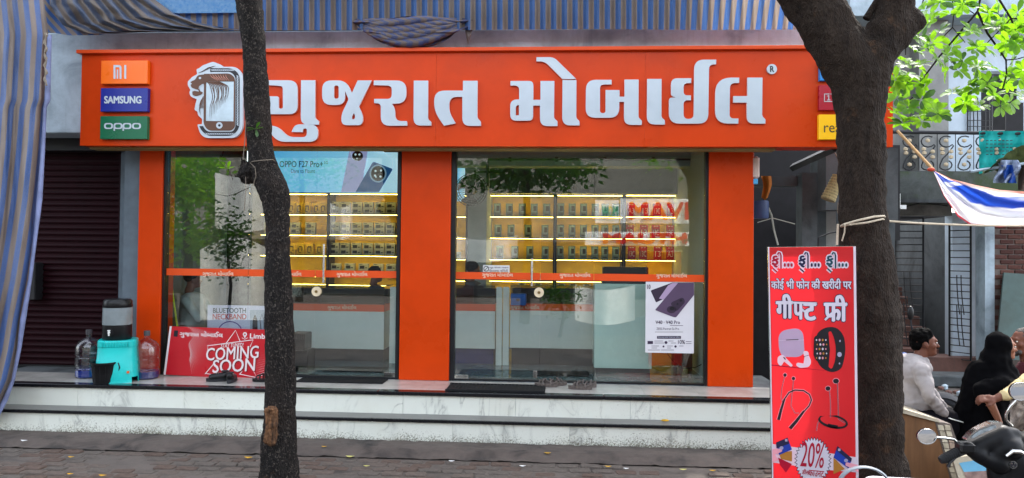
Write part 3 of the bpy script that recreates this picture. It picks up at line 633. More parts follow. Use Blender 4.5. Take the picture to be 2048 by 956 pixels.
# notices stuck on the glass
def paper(name, x0, y0, x1, y1, mat, label, cat, Y=YG-.006, parent=None):
    b = MB(); b.pbox(x0, y0, x1, y1, Y, .002); t = thing(name, label, cat, P((x0+x1)/2, y1, Y)); part('sheet', b, mat, t); return t
t = paper('notice', 966, 530.5, 1019, 544, print_m('notice_white', '#cfd0d0'), 'small white footwear notice with Gujarati lines above the orange stripe', 'notice', YG-.007)
f = FL().text("બૂટ ચંપલ બહાર", 979, 533, 1017, 537.5, .02).text("ઉતારવા વિનંતી", 979, 538.5, 1016, 543.5, .02).poly([(967,532,6),(978,532,6),(978,543,6),(967,543,6)], [(968.5,533.5,5),(976.5,533.5,5),(976.5,541.5,5),(968.5,541.5,5)]).line([(969,541),(976,534)], 1.2)
f.to('lettering', ink, t, YG-.009)
t = paper('phone_poster', 1291, 564, 1388, 706, print_m('poster_white', '#cfcdd2'), 'tall white poster of two purple phones taped to the right glass', 'poster')
pur = print_m('purple_print', '#54435c'); pur2 = print_m('purple_dark', '#33283a'); pur3 = print_m('purple_light', '#a58fae'); Y_ = YG-.008
FL().poly([(1301,581,3),(1345,565),(1388,565),(1388,570),(1312,605,2)]).to('print', pur2, t, Y_)
FL().poly([(1318,597),(1336,571),(1345,566),(1380,566),(1330,600)]).to('print', pur3, t, Y_-.0012)
FL().poly([(1310,620,2),(1356,566),(1388,566),(1388,590),(1352,635,5),(1346,634,3)]).to('print', pur, t, Y_-.0024)
f = FL().disc(1343, 619, 9.5, 7.5).poly([(1340,606,6),(1366,594,8),(1371,604,6),(1352,624,6)]); f.to('print', pur2, t, Y_-.0036)
FL().disc(1344, 617, 5, 4).disc(1362, 601, 3, 2.5).disc(1355, 608, 2, 2).to('print', ink, t, Y_-.0048)
f = FL().text('V40 · V40 Pro', 1311, 641, 1360, 648, .02).text('ZEISS Portrait So Pro', 1313, 655, 1358, 660, .01).text('10', 1294.5, 569, 1301, 578, .04).text('10%', 1356, 680, 1370, 688, .02)
f.rect(1314, 672, 1362, 677.5).rect(1295, 682, 1306, 688).line([(1310,664),(1366,664)], .7).line([(1340,651),(1366,651)], .8)
for x, y, w in ((1309,682,17),(1309,686,19),(1337,682,10),(1342,686,10),(1372,683,11),(1372,687,11),(1303,692,15),(1303,696,11),(1334,692,12),(1334,696,8),(1358,692,9),(1296,700,24),(1322,700,26)): f.line([(x,y),(x+w,y)], .9)
f.disc(1332, 685, 3).disc(1327, 693, 2).disc(1351, 693, 2.4); f.to('lettering', M('print_violet_ink', '#3a2c44', .5), t, Y_)
FL().text('Stunning with Xclusive offers', 1316, 673, 1360, 676.5).to('lettering', white_acr, t, Y_-.0013)
# ================================================================ INTERIOR
YB = 3.19; YSH = 2.86
ORD = ['first','second','third','fourth','fifth','sixth','seventh','eighth']; ROWN = ['top', 'second', 'third', 'lowest']
def rack(x0, x1, top, pitch, n, label, last=None):
    t = thing('display_shelf', label, 'shelving', (X((x0+x1)/2, YSH), YSH, PLZ), 'yellow backed display shelves')
    zt = Z(top, YSH, (x0+x1)/2); xa, xb = X(x0, YSH, 450), X(x1, YSH, 450); pz = pitch/(F/(YSH+8.75))
    b = MB(); b.box(xa+.021, xb-.021, YB-.03, YB-.012, PLZ+.02, zt); part('back_panel', b, yellow, t)
    for a in (xa, xb-.02): b = MB(); b.box(a, a+.02, YSH, YB-.011, PLZ, zt+.03); part('upright', b, black, t)
    b = MB(); b.box(xa+.0205, xb-.0205, YSH, YB-.031, zt+.001, zt+.03); part('top_board', b, black, t); zs = []
    for i in range(n):
        z = zt-pz*(i+1); b = MB(); b.box(xa+.0205, xb-.0205, YSH+.002, YB-.031, z, z+.018); s = part('shelf', b, black, t)
        b = MB(); b.box(xa+.025, xb-.025, YSH-.004, YSH+.02, z-.0065, z-.001); part('light_strip', b, warm, s); zs.append(z+.019)
    b = MB(); b.box(xa+.025, xb-.025, YSH-.004, YSH+.02, zt-.0065, zt-.001); part('light_strip', b, warm, t)
    return xa, xb, zs
boxes = {}
def product(name, x, z, w, h, d, mat, label, cat, group, deco):
    t = thing(name, label, cat, (x, YSH+.10, z), group); key = (name, group)
    if key in boxes:
        for nm, me in boxes[key]:
            o = bpy.data.objects.new(nm, me); C.objects.link(o); o.parent = t
        return t
    L = []; b = MB(); b.box(-w/2, w/2, 0, d, 0, h); me = b.mesh('carton'); me.materials.append(mat); L.append(('carton', me))
    q = {}
    for (x0, z0, x1, z1, mt) in deco: q.setdefault(mt.name, (mt, MB()))[1].add([(x0*w, -.0015-.0003*len(q), z0*h), (x1*w, -.0015-.0003*len(q), z0*h), (x1*w, -.0015-.0003*len(q), z1*h), (x0*w, -.0015-.0003*len(q), z1*h)], [(0, 1, 2, 3)])
    for mt, b in q.values(): me = b.mesh('print'); me.materials.append(mt); L.append(('print', me))
    boxes[key] = L
    for nm, me in L: o = bpy.data.objects.new(nm, me); C.objects.link(o); o.parent = t
    return t
bx_g = print_m('carton_grey', '#a7a99f'); bx_k = print_m('carton_black', '#26282b'); bx_y = print_m('carton_yellow', '#d6b43a'); bx_w = print_m('carton_white', '#c3c8c4')
bx_r = print_m('carton_red', '#9c1c2a'); bx_t = print_m('carton_teal_grey', '#5d6f70'); scr = print_m('screen_blue_grey', '#77909a')
deco_g = [(-.36, .56, .1, .82, bx_k), (.16, .6, .38, .68, bx_k), (-.36, .12, .1, .36, bx_k), (.16, .16, .38, .24, bx_k), (-.4, .9, -.1, .95, bx_k), (-.5, .47, .5, .5, bx_w)]
deco_p = [(-.38, .3, .38, .9, scr), (-.3, .1, .3, .18, bx_k), (-.1, .4, .34, .8, bx_k)]
def row(rk, pxs, ri, kind, what, where, w=.16, h=.19, ry=0):
    xa, xb, zs = rk
    for i, px in enumerate(pxs):
        x = X(px, YSH+.1, 450); z = zs[ri]
        lab = '%s %s from left, %s row, %s' % (ORD[min(i, 7)], what, ROWN[ri], where)
        if kind == 'g': product('charger_box', x, z, w, h, .07, bx_g, lab, 'box', 'grey accessory boxes on the left shelves', deco_g)
        elif kind == 'y': product('cable_box', x, z, w, h, .05, bx_y, lab, 'box', 'yellow cable boxes on the shelves', [(-.3, .2, -.22, .7, bx_k), (-.22, .66, .2, .74, bx_k), (.15, .3, .23, .7, bx_k), (-.22, .16, .1, .22, bx_k)])
        elif kind == 'p': product('phone_box', x, z, w, h, .05, bx_t, lab, 'box', 'phone boxes on the right shelves', deco_p)
        elif kind == 'w': product('small_carton', x, z, w, h, .05, bx_w, lab, 'box', 'pale small cartons on the lowest shelves', [(-.3, .3, .3, .7, bx_t)])
        elif kind.startswith('r'):
            t = product('red_phone_box', x, z, w, h, .05, bx_r, lab, 'box', 'red phone boxes on the far right shelf', [(-.3, .88, -.05, .92, bx_w), (.05, .88, .3, .92, bx_w)])
            f = FL().text(kind[1:].split(',')[i], px-6, 0, px+6, 12); m_ = MB(); v0 = [(v[0]-px, 6-v[1]) for v in f.v]
            m_.add([(x+a*.0072, YSH+.0975, z+h*.42+b*.0072) for a, b in v0], [tuple(q) for q in f.f]); part('lettering', m_, bx_w, t)
rA = rack(500, 656, 388, 42, 4, 'yellow backed display shelf partly hidden behind the slim tree'); rB = rack(657, 798, 388, 42, 4, 'yellow display shelf full of grey boxes behind the left door')
rC = rack(975, 1109, 391, 43, 4, 'yellow display shelf of blue grey phone boxes behind the right door'); rD = rack(1111, 1247, 391, 43, 4, 'middle shelf of the right bay between two others')
rE = rack(1249, 1390, 391, 43, 4, 'far right shelf holding red phone boxes with numbers'); rF = rack(870, 934, 391, 43, 4, 'narrow slice of yellow shelf beside the middle pillar')
nB = 'shelf behind the left door'
for r in range(3): row(rB, [669, 690, 713, 736, 759, 781], r, 'g', 'grey box', nB)
row(rB, [672, 700, 728, 757, 783], 3, 'g', 'grey box', nB, h=.1)
row(rA, [582, 598, 614, 632, 646], 0, 'y', 'yellow cable box', 'the tree-side shelf', .12, .18); row(rA, [520, 590, 620], 1, 'g', 'grey box', 'the tree-side shelf')
row(rA, [584, 602, 620, 640], 2, 'y', 'yellow cable box', 'the tree-side shelf', .12, .12)
row(rC, [994, 1018, 1044, 1068, 1093], 0, 'p', 'phone box', 'the shelf behind the right door', .11, .2); row(rC, [996, 1022, 1056, 1090], 1, 'p', 'phone box', 'the shelf behind the right door', .11, .2)
row(rC, [1000, 1030, 1060, 1091], 2, 'p', 'phone box', 'the shelf behind the right door', .11, .2); row(rC, [1045, 1077], 3, 'w', 'pale carton', 'the shelf behind the right door', .12, .1)
for r in range(3): row(rD, [1121, 1144, 1167, 1190, 1210, 1232], r, 'p', 'phone box', 'the middle right shelf', .11, .2)
row(rD, [1124, 1147, 1175, 1205], 3, 'w', 'pale carton', 'the middle right shelf', .12, .1)
row(rE, [1262, 1290, 1314, 1342, 1368], 0, 'rA3,13,13C,13,A3x', 'red box', 'the far right shelf', .12, .2); row(rE, [1260, 1288, 1312, 1341, 1367], 1, 'r13,13,13C,13C,13C', 'red box', 'the far right shelf', .12, .2)
row(rE, [1264, 1287, 1316, 1341, 1368], 2, 'r13C,13C,13,A3,A3x', 'red box', 'the far right shelf', .12, .2)
row(rE, [1330, 1366], 3, 'w', 'pale carton', 'the far right shelf', .12, .1); row(rF, [915], 2, 'w', 'pale carton', 'the narrow shelf by the pillar', .1, .14)
# lightbox advert
YL = 2.55
lb = thing('lightbox_advert', 'glowing pale blue phone advert lightbox above the left shelves', 'lightbox', P(670, 386, YL))
b = MB(); b.pbox(535, 294, 801, 386, YL+.002, .12); part('frame', b, black, lb)
k = NT('lightbox_blue'); tc = k.n('TexCoord'); gr = k.n('SeparateXYZ'); k.l(tc.outputs['Generated'], gr.inputs[0])
cc = k.ramp(k.math('ADD', gr.outputs[0], k.math('MULTIPLY', k.noise(k.coord(), 2.5), .15)), [(.0, lin('#4fb4ee')), (.6, lin('#86cdf2')), (1., lin('#b9e2f5'))]); k.l(cc, k.b.inputs['Emission Color']); k.col(cc); k.b.inputs['Emission Strength'].default_value = .8
def em(n, h, s=.26): s *= 2.0; return print_m(n, h, .4, s)
b = MB(); b.pbox(536, 295, 800.5, 385, YL, .0015); part('lit_face', b, k.m, lb)
FL().text('OPPO F27 Pro+', 559, 322, 646, 334.5, .02).text('5G', 648, 322, 656, 328, .01).text('Dare to Flaunt', 582, 338, 630, 346, .01).to('lettering', em('print_blue', '#22577a', .1), lb, YL-.003)
FL().poly([(699,300,6),(736,300,6),(722,384),(682,384)]).to('print', em('print_lilac', '#b2b8ea'), lb, YL-.002)
FL().poly([(746,323,4),(786,338,4),(758,384),(711,384)]).to('print', em('print_blue_phone', '#2a6cae', .16), lb, YL-.004)
FL().disc(756, 347, 17, 18, 28).to('print', em('print_ring', '#9cc4e2', .2), lb, YL-.0055)
FL().disc(756, 347, 14, 15, 26).disc(715, 312, 11, 10, 24).to('print', em('print_black', '#0a0e14', .0), lb, YL-.007)
f = FL()
for x, y in ((751,342),(762,341),(750,351),(761,353),(711,309),(719,309)): f.disc(x, y, 2.2)
f.disc(752, 354, 1.5).disc(714, 317, 1.5).line([(700,300),(705,318),(716,322)], .8).line([(765,302),(784,318),(786,336)], 1).line([(742,300),(760,306),(790,302)], .8).line([(736,312),(733,330),(727,345)], .8)
f.to('print', em('print_glint', '#dff2fb', .3), lb, YL-.0085)
b = MB(); b.pbox(905, 315, 929, 402, 2.3, .05); sb = solo('side_lightbox', b, k.m, 'narrow glowing blue panel beside the middle pillar inside the shop', 'lightbox')
# counters
YC = 1.35; cw = M('counter_white_laminate', '#d6dcd9', .18, var=.03)
def counter(x0, x1, label, words, base_m=dark):
    xa, xb = X(x0, YC, 650), X(x1, YC, 650); t = thing('display_counter', label, 'counter', ((xa+xb)/2, YC, PLZ), 'white glass topped counters'); mx = (x0+x1)/2
    zb, zf, zo, zg = Z(697, YC, mx), Z(622, YC, mx), Z(608, YC, mx), Z(572, YC, mx)
    b = MB(); b.box(xa, xb, YC, YC+.6, zb, zf); part('front_panel', b, cw, t)
    b = MB(); b.box(xa, xb, YC-.004, YC+.6, zf+.001, zo); v = part('orange_band', b, orangev, t)
    f = FL()
    for wx in words: f.text(GM, wx-29, 609.5, wx+29, 621, .025)
    if words: f.to('lettering', GMm, v, YC-.006)
    b = MB(); b.box(xa+.02, xb-.02, YC+.06, YC+.56, PLZ, zb-.001); part('plinth', b, base_m, t)
    b = MB(); b.box(xa, xb, YC, YC+.008, zo+.001, zg); b.box(xa, xb, YC, YC+.55, zg+.0005, zg+.01); part('glass_case', b, case_gl, t)
    b = MB(); b.box(xa+.01, xb-.01, YC+.3, YC+.5, zo+.002, zg-.05); part('case_tray', b, dark, t)
    return t
counter(545, 768, 'white counter with an orange lettered band behind the left door', (684,)); counter(905, 990, 'short white counter left of the twin white posts', (), M('navy_crates', '#18205e', .5)); counter(1020, 1204, 'long white counter right of the twin white posts', (1050,))
for x0, x1, lab in ((779, 792, 'pale post at the end of the left counter beside the middle pillar'), (992, 1004, 'left one of the twin pale posts between counters'), (1005.5, 1018, 'right one of the twin pale posts between counters')):
    b = MB(); b.pbox(x0, 576, x1, 731, YC-.05, .09, .004); b.pbox(x0+1, 574, x1-1, 577, YC-.045, .08); solo('counter_post', b, cw, lab, 'post', 'pale posts between the counters')
b = MB(); b.pbox(1021, 588, 1052, 611, 1.2, .14, .01); tb = thing('tissue_box', 'blue tissue box on the counter behind the right door', 'box', P(1036, 611, 1.2)); part('carton', b, M('blue_carton', '#0f57a8', .4), tb); FL().disc(1036, 600, 4, 3).to('slot', ink, tb, 1.195)
# tall mint display case near the glass at right
t = thing('mint_display_case', 'tall pale mint glass display case standing behind the right glass', 'display case', P(1247, 768, .55)); zc = PLZ
b = MB(); b.box(X(1190, .55), X(1305, .55), .55, 1.0, Z(737, .55, 1247), Z(568, .55, 1247), .004); part('glass_body', b, mint, t)
b = MB(); b.box(X(1193, .55), X(1302, .55), .57, .98, PLZ, Z(737, .55, 1247)-.002); part('plinth', b, dark, t)
b = MB(); b.pbox(1206, 534, 1297, 549, .9, .25, .01); solo('black_monitor', b, blackp, 'black flat device resting on top of the mint display case', 'monitor')
b = MB(); b.box(X(1206, .6), X(1300, .6), .62, .95, Z(568, .55, 1247)+.001, Z(556, .55, 1247)); solo('grey_tray', b, dark, 'low dark tray on the mint display case under the monitor', 'tray')
# wooden stool right
t = thing('wooden_stool', 'dark brown wooden stool behind the right glass under the poster', 'stool', (X(1365, .8), .8, PLZ))
b = MB(); b.pbox(1349, 697, 1385, 735, .85, .25, .004); part('seat', b, wood, t)
for (x0, x1, yy) in ((1371, 1358, .8), (1376, 1380, 1.12), (1352, 1350, 1.1)): a, c = P(x0, 700, yy), P(x1, 755, yy); c.z = PLZ+.0; b = MB(); b.tube([a, c], .03, 4); part('leg', b, wood, t)
b = MB(); b.tube([P(x, y, .7) for x, y in ((1330,700),(1345,722),(1365,737),(1390,735),(1405,728))], .006, 6); solo('cable', b, black, 'thin black cable hanging in a curve by the wooden stool', 'cable', smooth=50)
# things on the left floor inside
t = thing('neckband_poster', 'pale lilac poster advertising a bluetooth neckband behind the left glass', 'poster', P(480, 750, .35))
b = MB(); b.pbox(414, 611, 540, 752, .35, .02); part('board', b, print_m('lilac_print', '#c9c3dc'), t)
FL().text('BLUETOOTH', 426, 616, 492, 626, .03).to('lettering', ink, t, .347); FL().text('NECKBAND', 425, 627.5, 493, 639, .04).to('lettering', print_m('red_print', '#b81f2b'), t, .347)
f = FL().line([(435+25*math.cos(a/10*PI)+25, 668-25*math.sin(a/10*PI)) for a in range(11)], 2); f.to('print', print_m('violet_print', '#5a3c8a'), t, .347)
f = FL().rect(500, 620, 530, 665); f.to('print', print_m('grey_panel_print', '#9aa2b4'), t, .346); f = FL().poly([(505,665),(505,640,4),(510,628,4),(515,640,4),(515,665)]).line([(522,660),(520,640),(524,628),(528,640),(528,660)], 1.3); f.to('print', ink, t, .344)
t = thing('mop', 'yellow mop stick leaning inside the far left glass pane', 'mop', P(358, 700, .4)); b = MB(); b.tube([P(335, 512, .25), P(361, 700, .4)], .012, 8); part('stick', b, M('yellow_green_plastic', '#b9c41e', .4), t)
b = MB(); q = P(361, 705, .4); b.ell((q.x, q.y, PLZ+.06), (.09, .05, .06)); part('mop_head', b, dull_dark, t)
t = thing('floor_speaker', 'black floor speaker with a ribbed top inside beside the slim tree', 'speaker', P(598, 746, .45))
b = MB(); b.pbox(575, 701, 615, 746, .45, .3, .008); part('lower_box', b, blackp, t); b = MB(); b.pbox(578, 667, 609, 700.5, .46, .28, .008); part('upper_box', b, blackp, t)
for i in range(6): b = MB(); b.pbox(587+i*3.6, 669, 588.6+i*3.6, 679, .45, .01); part('rib', b, black, t)
b = MB(); b.box(X(655, .62), X(770, .62), .5, .85, PLZ, PLZ+.015, .005); solo('indoor_mat', b, rubber, 'flat dark mat on the shop floor behind the left door', 'mat', 'mats inside the shop')
b = MB(); b.box(X(1075, .62), X(1180, .62), .5, .85, PLZ, PLZ+.015, .005); solo('indoor_mat', b, rubber, 'flat dark mat on the shop floor behind the sandals', 'mat', 'mats inside the shop')
# wall fan
t = thing('wall_fan', 'black caged wall fan near the ceiling behind the right door', 'fan', P(942, 376, 1.4)); c = P(942, 380, 1.3)
b = MB(); R_ = .22
for k in range(3): b.torus((c.x, 1.3-.03*(k-1)**2, c.z), R_*(1-.25*(k == 2)-.12*(k == 0)), .006, n=28, k=6)
part('cage_ring', b, black, t)
b = MB()
for k in range(28): a = 2*PI*k/28; b.tube([(c.x, 1.22, c.z), (c.x+R_*.6*math.cos(a), 1.235, c.z+R_*.6*math.sin(a)), (c.x+R_*math.cos(a), 1.3, c.z+R_*math.sin(a)), (c.x+R_*.5*math.cos(a), 1.39, c.z+R_*.5*math.sin(a))], .0028, 4)
part('cage_wires', b, black, t, None, 'stuff')
for k in range(3): a = 2*PI*k/3+.4; b = MB(); b.grid(lambda u, v: (c.x+(.04+.15*u)*math.cos(a+(v-.5)*1.3*(.5+.5*u)), 1.29+.05*(v-.5), c.z+(.04+.15*u)*math.sin(a+(v-.5)*1.3*(.5+.5*u))), 5, 5); part('blade', b, blackp, t, smooth=60)
b = MB(); b.tube([(c.x, 1.24, c.z), (c.x, 1.45, c.z)], .06, 16); part('motor', b, black, t, smooth=40)
b = MB(); b.tube([(c.x, 1.45, c.z), (c.x+.04, 1.5, c.z+.12), P(950, 343, 1.5)], .012, 6); b.tube([P(948, 343, 1.5), P(1008, 345, 1.5)], .016, 6); b.tube([P(975, 318, 1.5), P(975, 372, 1.5)], .02, 6); part('bracket', b, black, t, smooth=40)
b = MB(); b.tube([P(x, y, .6) for x, y in ((445, 294), (447, 302), (444, 312), (440, 316), (441, 310))], .008, 6); solo('ceiling_hook', b, black, 'small black hook hanging at the top of the left glass bay', 'hook', smooth=50)
# ================================================================ PLATFORM ITEMS
yd = -.42
t = thing('water_dispenser_stool', 'turquoise plastic stool holding the water dispenser', 'stool', (P(235, 770, yd).x, yd, PLZ)); c = P(235, 770, yd); c.z = PLZ; hh = P(235, 678, yd).z-PLZ
b = MB(); prof = []
def stoolring(z, r, sides=4, n=40):
    return [(c.x+r*math.copysign(abs(math.cos(a))**.55, math.cos(a)), c.y+r*math.copysign(abs(math.sin(a))**.55, math.sin(a)), PLZ+z) for a in [2*PI*k/n+.001 for k in range(n)]]
n = 40; zs = [0, .012, .04, .062, hh*.55, hh*.56, hh*.84, hh*.85, hh-.008, hh, hh-.002]; rs = [.232, .229, .228, .227, .214, .211, .203, .206, .203, .197, .01]; o = []
for z, r in zip(zs, rs): o += stoolring(z, r)
fs = []
for i in range(len(zs)-1):
    for k in range(n):
        a = 2*PI*(k+.5)/n; s = abs(math.sin(a+.62)) if math.cos(a) > 0 else 1
        if i < 3 and s < .26: continue
        fs.append((i*n+k, i*n+(k+1) % n, (i+1)*n+(k+1) % n, (i+1)*n+k))
b.add(o, fs); part('body', b, teal, t, smooth=35)
for i in range(11): b = MB(); x = c.x-.15+i*.028; b.box(x, x+.012, c.y-.212, c.y-.198, PLZ+hh*.855, PLZ+hh-.012, .002); part('rib', b, teal, t)
b = MB(); b.box(c.x+.12, c.x+.145, c.y-.228, c.y-.2, PLZ+.11, PLZ+.135); part('sticker', b, M('orange_sticker', '#d8622a', .4), t)
wd = thing('water_dispenser', 'grey and black insulated water dispenser with a white tap on the turquoise stool', 'water cooler', (c.x-.015, c.y, PLZ+hh)); zb = PLZ+hh+.001; cx, cy = c.x-.015, c.y; R_ = .155; H_ = P(235, 598, yd).z-zb
b = MB(); b.lathe([(R_-.006, 0), (R_, .01), (R_, H_*.36), (R_-.004, H_*.365)], (cx, cy, zb), 32); part('lower_body', b, blackp, wd, smooth=40)
b = MB(); b.lathe([(R_-.002, H_*.366), (R_+.002, H_*.37), (R_+.001, H_*.79), (R_-.002, H_*.795)], (cx, cy, zb), 32); part('middle_band', b, M('grey_cooler_plastic', '#7c8588', .4, dirt=.5, dirtc='#8a6a48'), wd, smooth=40)
b = MB(); b.lathe([(R_-.001, H_*.796), (R_+.004, H_*.82), (R_+.004, H_*.86), (R_-.002, H_*.865), (R_-.002, H_*.95), (R_-.02, H_), (.01, H_)], (cx, cy, zb), 32); part('lid', b, blackp, wd, smooth=40)
b = MB(); b.tube([(cx-.05, cy-R_+.012, zb+H_*.2), (cx-.05, cy-R_-.004, zb+H_*.2)], .038, 16); tr_ = part('tap_recess', b, black, wd, smooth=40)
b = MB(); b.tube([(cx-.05, cy-R_-.006, zb+H_*.2), (cx-.05, cy-R_-.05, zb+H_*.2)], .011, 8); b.tube([(cx-.05, cy-R_-.04, zb+H_*.2+.02), (cx-.05, cy-R_-.04, zb+H_*.2-.035)], .009, 8); b.box(cx-.065, cx-.035, cy-R_-.05, cy-R_-.03, zb+H_*.2+.018, zb+H_*.2+.03, .003); part('tap', b, white, tr_, smooth=40)
bpy.data.objects['water_dispenser_stool'].rotation_euler.z = .42; wd.rotation_euler.z = .36
def jug(px, y, mat, label):
    q = P(px, 0, y); x = X(px, y, 720); t = thing('water_jug', label, 'water jug', (x, y, PLZ), 'large water jugs on the platform'); r = .142
    pr = [(.05, .001), (r-.02, .001), (r, .02), (r, .09), (r-.012, .1), (r-.012, .112), (r, .122), (r, .2), (r-.012, .21), (r-.012, .222), (r, .232), (r, .31), (r-.01, .335), (r-.04, .37), (.045, .40), (.03, .41), (.03, .455)]
    pr = [(a, z*1.17) for a, z in pr]; b = MB(); b.lathe(pr, (x, y, PLZ), 28); part('bottle', b, mat, t, smooth=35)
    b = MB(); b.lathe([(r-.02, .004), (r-.006, .02), (r-.006, .088), (.01, .09)], (x, y, PLZ), 24); part('water', b, water_b, t, smooth=40)
    b = MB(); b.lathe([(.034, .505), (.036, .535), (.034, .562), (.01, .564)], (x, y, PLZ), 16); part('neck_cap', b, M('smoky_cap', '#4b494d', .4), t, smooth=40)
jug(177, -.25, jug_m, 'smoky clear water jug left of the turquoise stool'); jug(293, -.25, jug_r, 'reddish tinted water jug between the turquoise stool and orange pillar')
x, y = X(206, -.62, 760), -.60; t = thing('black_basket', 'small black plastic basket with an ear handle before the stool', 'basket', (x, y, PLZ)); b = MB(); b.lathe([(k0*1.2, z0*1.2) for k0, z0 in ((.085, .0), (.09, .004), (.102, .09), (.108, .17), (.116, .185), (.122, .187), (.122, .2), (.11, .2), (.09, .02), (.01, .015))], (x, y, PLZ+.001), 24); part('body', b, blackp, t, smooth=30)
b = MB(); b.tube([(x+.13, y, PLZ+.225), (x+.165, y, PLZ+.23), (x+.18, y, PLZ+.18), (x+.165, y, PLZ+.12), (x+.125, y, PLZ+.11)], .008, 8); part('handle', b, blackp, t, smooth=50)
for i in range(14): a = 2*PI*i/14; b = MB(); b.tube([(x+.112*math.cos(a), y+.112*math.sin(a), PLZ+.02), (x+.130*math.cos(a), y+.130*math.sin(a), PLZ+.2)], .004, 4); part('rib', b, blackp, t)
b = MB(); b.pbox(44, 525, 70, 600, .3, .2, .01); solo('black_crate', b, dull_dark, 'dark box hanging beside the striped tarpaulin by the shutter', 'box')
# coming soon banner leaning on glass
yb = -.06; t = thing('coming_soon_banner', 'red banner reading coming soon leaning against the left glass', 'banner', P(440, 757, yb))
red = print_m('banner_red', '#b01824', .3); wp = print_m('banner_white', '#d8cfd0', .35)
lean = lambda p: V((p.x, p.y+(p.z-PLZ)*.05, p.z))
def fl_(f, nm, mt, dy): return f.to(nm, mt, t, yb-dy, warp=lean)
f = FL().poly([(339,653,3),(560,661),(560,762),(328,749,2)]); part('sheet', f.mb(yb, .006, lean), red, t)
fl_(FL().poly([(337,653),(341,653),(331,750),(327,749)]), 'edge_strip', wp, .002)
f = FL()
for i in range(26):
    for j in range(15):
        a = i/25*1.5; r = 30+j*4.6+8*math.sin(i*.3); x = 345+r*math.cos(a*.95+.05)*1.0+i*1.2; y = 655+j*1.0+a*34+r*.22*a; s = 1.1*(1-j/16)
        if x < 435 and y < 748 and s > .15: f.disc(x, y, s*.85, s*.75, 5)
for i in range(24):
    for j in range(12):
        x = 505+i*2.6-j*.7; y = 757-j*4.3-i*.9+(i*.1)**2; s = .95*(1-j/13)*(min(1, i/7))
        if x < 556 and y > 690 and s > .2: f.disc(x, y, s, s*.85, 5)
tag(fl_(f, 'halftone_dots', wp, .0015), kind='stuff')
f = FL().poly([(346,661),(354,661.5),(353,674),(345,673.5)]); fl_(f, 'mark', ink, .002)
f = FL().line([(450,688),(469,661),(479,684)], 1.5).line([(415,701),(413,692),(505,680),(499,694)], 1.5).line([(430,724),(410,748)], 1.5).line([(412,747),(424,749)], 1.2).line([(480,748),(484,742)], 1.3).line([(505,738),(513,755),(478,748)], 1.5)
f.text(GM, 357, 663, 444, 677, .03, .03).text('Limbdi', 498, 668, 540, 678, .03, .03).text('STAY TUNED!', 440, 687, 486, 695, .015, -.05, .25)
f.disc(488, 669, 4.2, 4.2).poly([(484.5,671),(491.5,671),(488,677)]).line([(482,676),(488,679),(494,676)], 1); fl_(f, 'lettering', wp, .0025)
f = FL().disc(488, 669, 1.8, 1.8, 10); fl_(f, 'print', red, .0035)
for s, x0, y0_, x1, y1_, ro in (('COMING', 411, 694, 517, 719, -.05), ('SOON', 424, 718, 511, 744, -.05)):
    fl_(FL().text(s, x0+1.8, y0_+1.8, x1+1.8, y1_+1.8, .02, ro, .12), 'lettering_shadow', print_m('banner_dark', '#6e0f18', .3), .0028); fl_(FL().text(s, x0, y0_, x1, y1_, .02, ro, .12), 'lettering', wp, .004)
# door mats
def mat_(x0, x1, ya, yc_, label, tl=0):
    xa, xb = X(x0, ya, 775), X(x1, ya, 775); t = thing('door_mat', label, 'door mat', ((xa+xb)/2, ya, PLZ), 'black rubber door mats on the platform'); z = PLZ+.001
    b = MB(); b.box(xa, xb, ya, yc_, z, z+.008, .002); part('base', b, rubber, t)
    nx = 26
    for i in range(nx+1): x = xa+.01+(xb-xa-.035)*i/nx; b = MB(); b.box(x, x+.012, ya+.012, yc_-.012, z+.008, z+.016, .001); part('rib', b, rubber, t)
    for y in (ya, yc_-.01): b = MB(); b.box(xa, xb, y, y+.011, z+.0085, z+.02, .002); part('rim', b, rubber, t)
mat_(590, 765, -.30, -.02, 'black ribbed door mat before the left door beside the slim tree'); mat_(890, 1090, -.62, -.22, 'black ribbed door mat before the right door near the platform edge')
